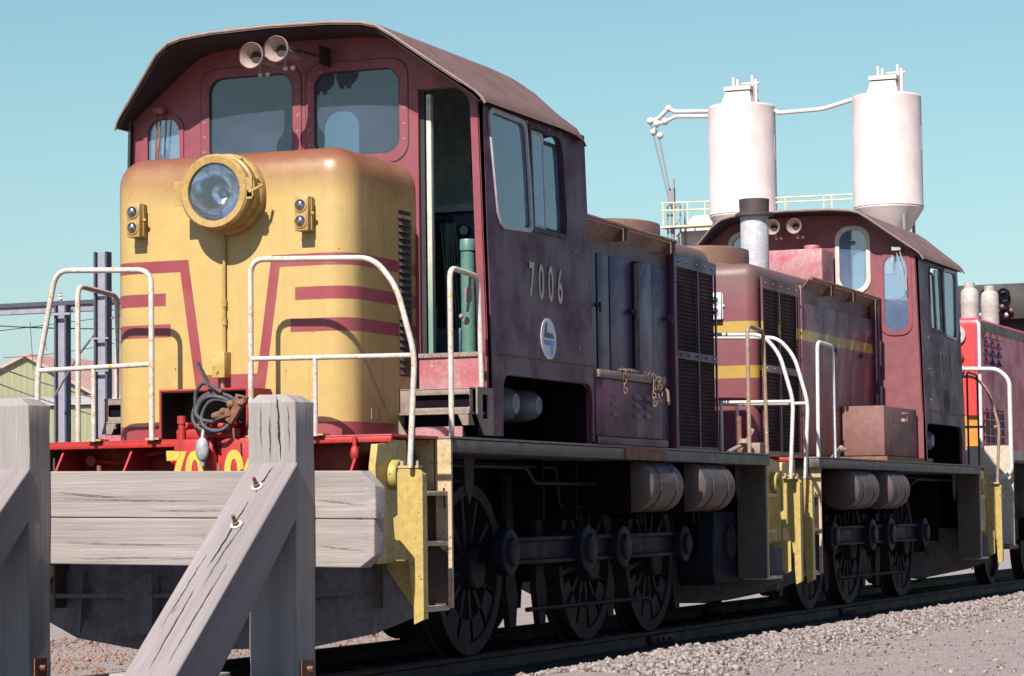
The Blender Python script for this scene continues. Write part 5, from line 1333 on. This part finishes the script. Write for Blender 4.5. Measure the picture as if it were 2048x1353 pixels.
ins.build('insulator', m_badge, gt, smooth=40)
def wire(pts, label, r=.018):
    o = MB().tube(pts, r, 6).build('overhead_wire', m_mastd, None, base=pts[0]); tag(o, label, 'wire', 'overhead wires'); return o
def sag(a, b, s_, n=14): return [(a[0] + (b[0] - a[0]) * i / n, a[1] + (b[1] - a[1]) * i / n, a[2] + (b[2] - a[2]) * i / n - s_ * 4 * (i / n) * (1 - i / n)) for i in range(n + 1)]
wire(sag((-38, 55, 7.05), (-28.5, 51, 6.35), .10), 'thick wire sloping down to the right just under the gantry beam', .022)
wire(sag((-38, 56, 5.9), (-28.5, 50, 3.9), .12), 'wire crossing low in front of the shed gable', .018)
wire(sag((-38, 56, 5.4), (-28.5, 50, 3.4), .12), 'lowest wire crossing in front of the shed wall', .016)
wire(sag((-38, 57, 6.1), (-28.5, 52, 6.55), .20), 'thin wire rising to the right across the sky below the gantry', .012)
wire(sag((-38, 54, 6.6), (-28, 52, 7.1), .05), 'thin wire meeting the gantry beam near the tall mast', .012)
dr_ = MB()
for x, z0, z1 in ((-33.9, 6.75, 5.35), (-33.45, 6.68, 5.9), (-32.4, 6.6, 5.4)): dr_.tube([(x, 52, z0), (x + .1, 52, z1)], .010, 6)
tag(dr_.build('dropper_wire', m_mastd, None, base=(-33, 52, 5)), 'three thin vertical dropper wires hanging below the upper wire', 'wire')
tag(MB().tube([(-33.1, 52, 4.55), (-31.7, 51, 5.65), (-30.4, 50.2, 6.5), (-29.6, 50, 6.75)], .035, 8).build('bracket_arm', m_mast, None, base=(-33, 52, 4.5)), 'slanting pale bracket arm between the two larger masts', 'bracket')
tag(MB().cyl((-2.6, 6.2, -.02), (-4.4, 6.6, .0), .06, n=12).build('old_pipe', m_tray, None, base=(-3, 6.3, -.1)), 'pale old pipe lying on the ground beyond the rails at lower left', 'pipe')

# ================================================================== LIGHT, SKY, CAMERA
EL = 45.0
w = bpy.data.worlds.new('World'); S.world = w; w.use_nodes = True; nt = w.node_tree; nt.nodes.clear()
sky = nt.nodes.new('ShaderNodeTexSky'); sky.sky_type = 'NISHITA'; sky.sun_disc = False
sky.sun_elevation = radians(EL); sky.sun_rotation = radians(180); sky.altitude = 0; sky.air_density = 1.0; sky.dust_density = 1.3; sky.ozone_density = 1.4
tint = nt.nodes.new('ShaderNodeMix'); tint.data_type = 'RGBA'; tint.blend_type = 'MULTIPLY'; tint.inputs[0].default_value = 1; tint.inputs[7].default_value = (.97, 1.17, 1.05, 1)
bg = nt.nodes.new('ShaderNodeBackground'); bg.inputs['Strength'].default_value = SKY_STRENGTH = 0.05
wo = nt.nodes.new('ShaderNodeOutputWorld')
tcw = nt.nodes.new('ShaderNodeTexCoord'); spw = nt.nodes.new('ShaderNodeSeparateXYZ'); nt.links.new(tcw.outputs['Generated'], spw.inputs[0])
mrw = nt.nodes.new('ShaderNodeMapRange'); mrw.inputs['From Min'].default_value = .08; mrw.inputs['From Max'].default_value = .60; mrw.interpolation_type = 'SMOOTHSTEP'; nt.links.new(spw.outputs[2], mrw.inputs['Value'])
tw = nt.nodes.new('ShaderNodeMix'); tw.data_type = 'RGBA'; tw.inputs[6].default_value = (1.20, 1.33, 1.17, 1); tw.inputs[7].default_value = (.60, .84, 1.45, 1)
mr0 = nt.nodes.new('ShaderNodeMapRange'); mr0.inputs['From Min'].default_value = .0; mr0.inputs['From Max'].default_value = .17; nt.links.new(spw.outputs[2], mr0.inputs['Value'])
t0w = nt.nodes.new('ShaderNodeMix'); t0w.data_type = 'RGBA'; t0w.inputs[6].default_value = (1.07, 1.16, 1.26, 1); t0w.inputs[7].default_value = (1.10, 1.33, 1.10, 1)
nt.links.new(mr0.outputs[0], t0w.inputs[0]); nt.links.new(t0w.outputs[2], tw.inputs[6])
nt.links.new(mrw.outputs[0], tw.inputs[0]); nt.links.new(tw.outputs[2], tint.inputs[7])
nt.links.new(sky.outputs[0], tint.inputs[6]); nt.links.new(tint.outputs[2], bg.inputs[0]); nt.links.new(bg.outputs[0], wo.inputs[0])
sl = bpy.data.lights.new('sun', 'SUN'); sl.energy = 5.0; sl.angle = radians(.53); sl.color = (1, .93, .84)
so = bpy.data.objects.new('sun', sl); COL.objects.link(so); so.rotation_euler = (radians(90 - EL), 0, radians(0)); so.location = (0, -30, 40)

cam = bpy.data.cameras.new('camera'); co_ = bpy.data.objects.new('camera', cam); COL.objects.link(co_); S.camera = co_
cam.sensor_width = 36; cam.sensor_fit = 'HORIZONTAL'; cam.lens = 5400 / 2048 * 36; cam.clip_end = 3000; cam.clip_start = .1
th, pt, ro = radians(21.86506), radians(3.73437), radians(.75)
Fh = Vector((-sin(th), cos(th), 0)); R0 = Vector((cos(th), sin(th), 0)); Z = Vector((0, 0, 1))
F = Fh * cos(pt) + Z * sin(pt); U0 = -Fh * sin(pt) + Z * cos(pt)
Rr = R0 * cos(ro) - U0 * sin(ro); Uu = R0 * sin(ro) + U0 * cos(ro)
mw = Matrix((Rr, Uu, -F)).transposed().to_4x4(); mw.translation = Vector((8.25438, -15.45, .99508))
co_.matrix_world = mw
S.render.resolution_x = 1024; S.render.resolution_y = 676
S.view_settings.view_transform = 'Standard'; S.view_settings.look = 'None'; S.view_settings.gamma = 1; S.view_settings.exposure = 1.13
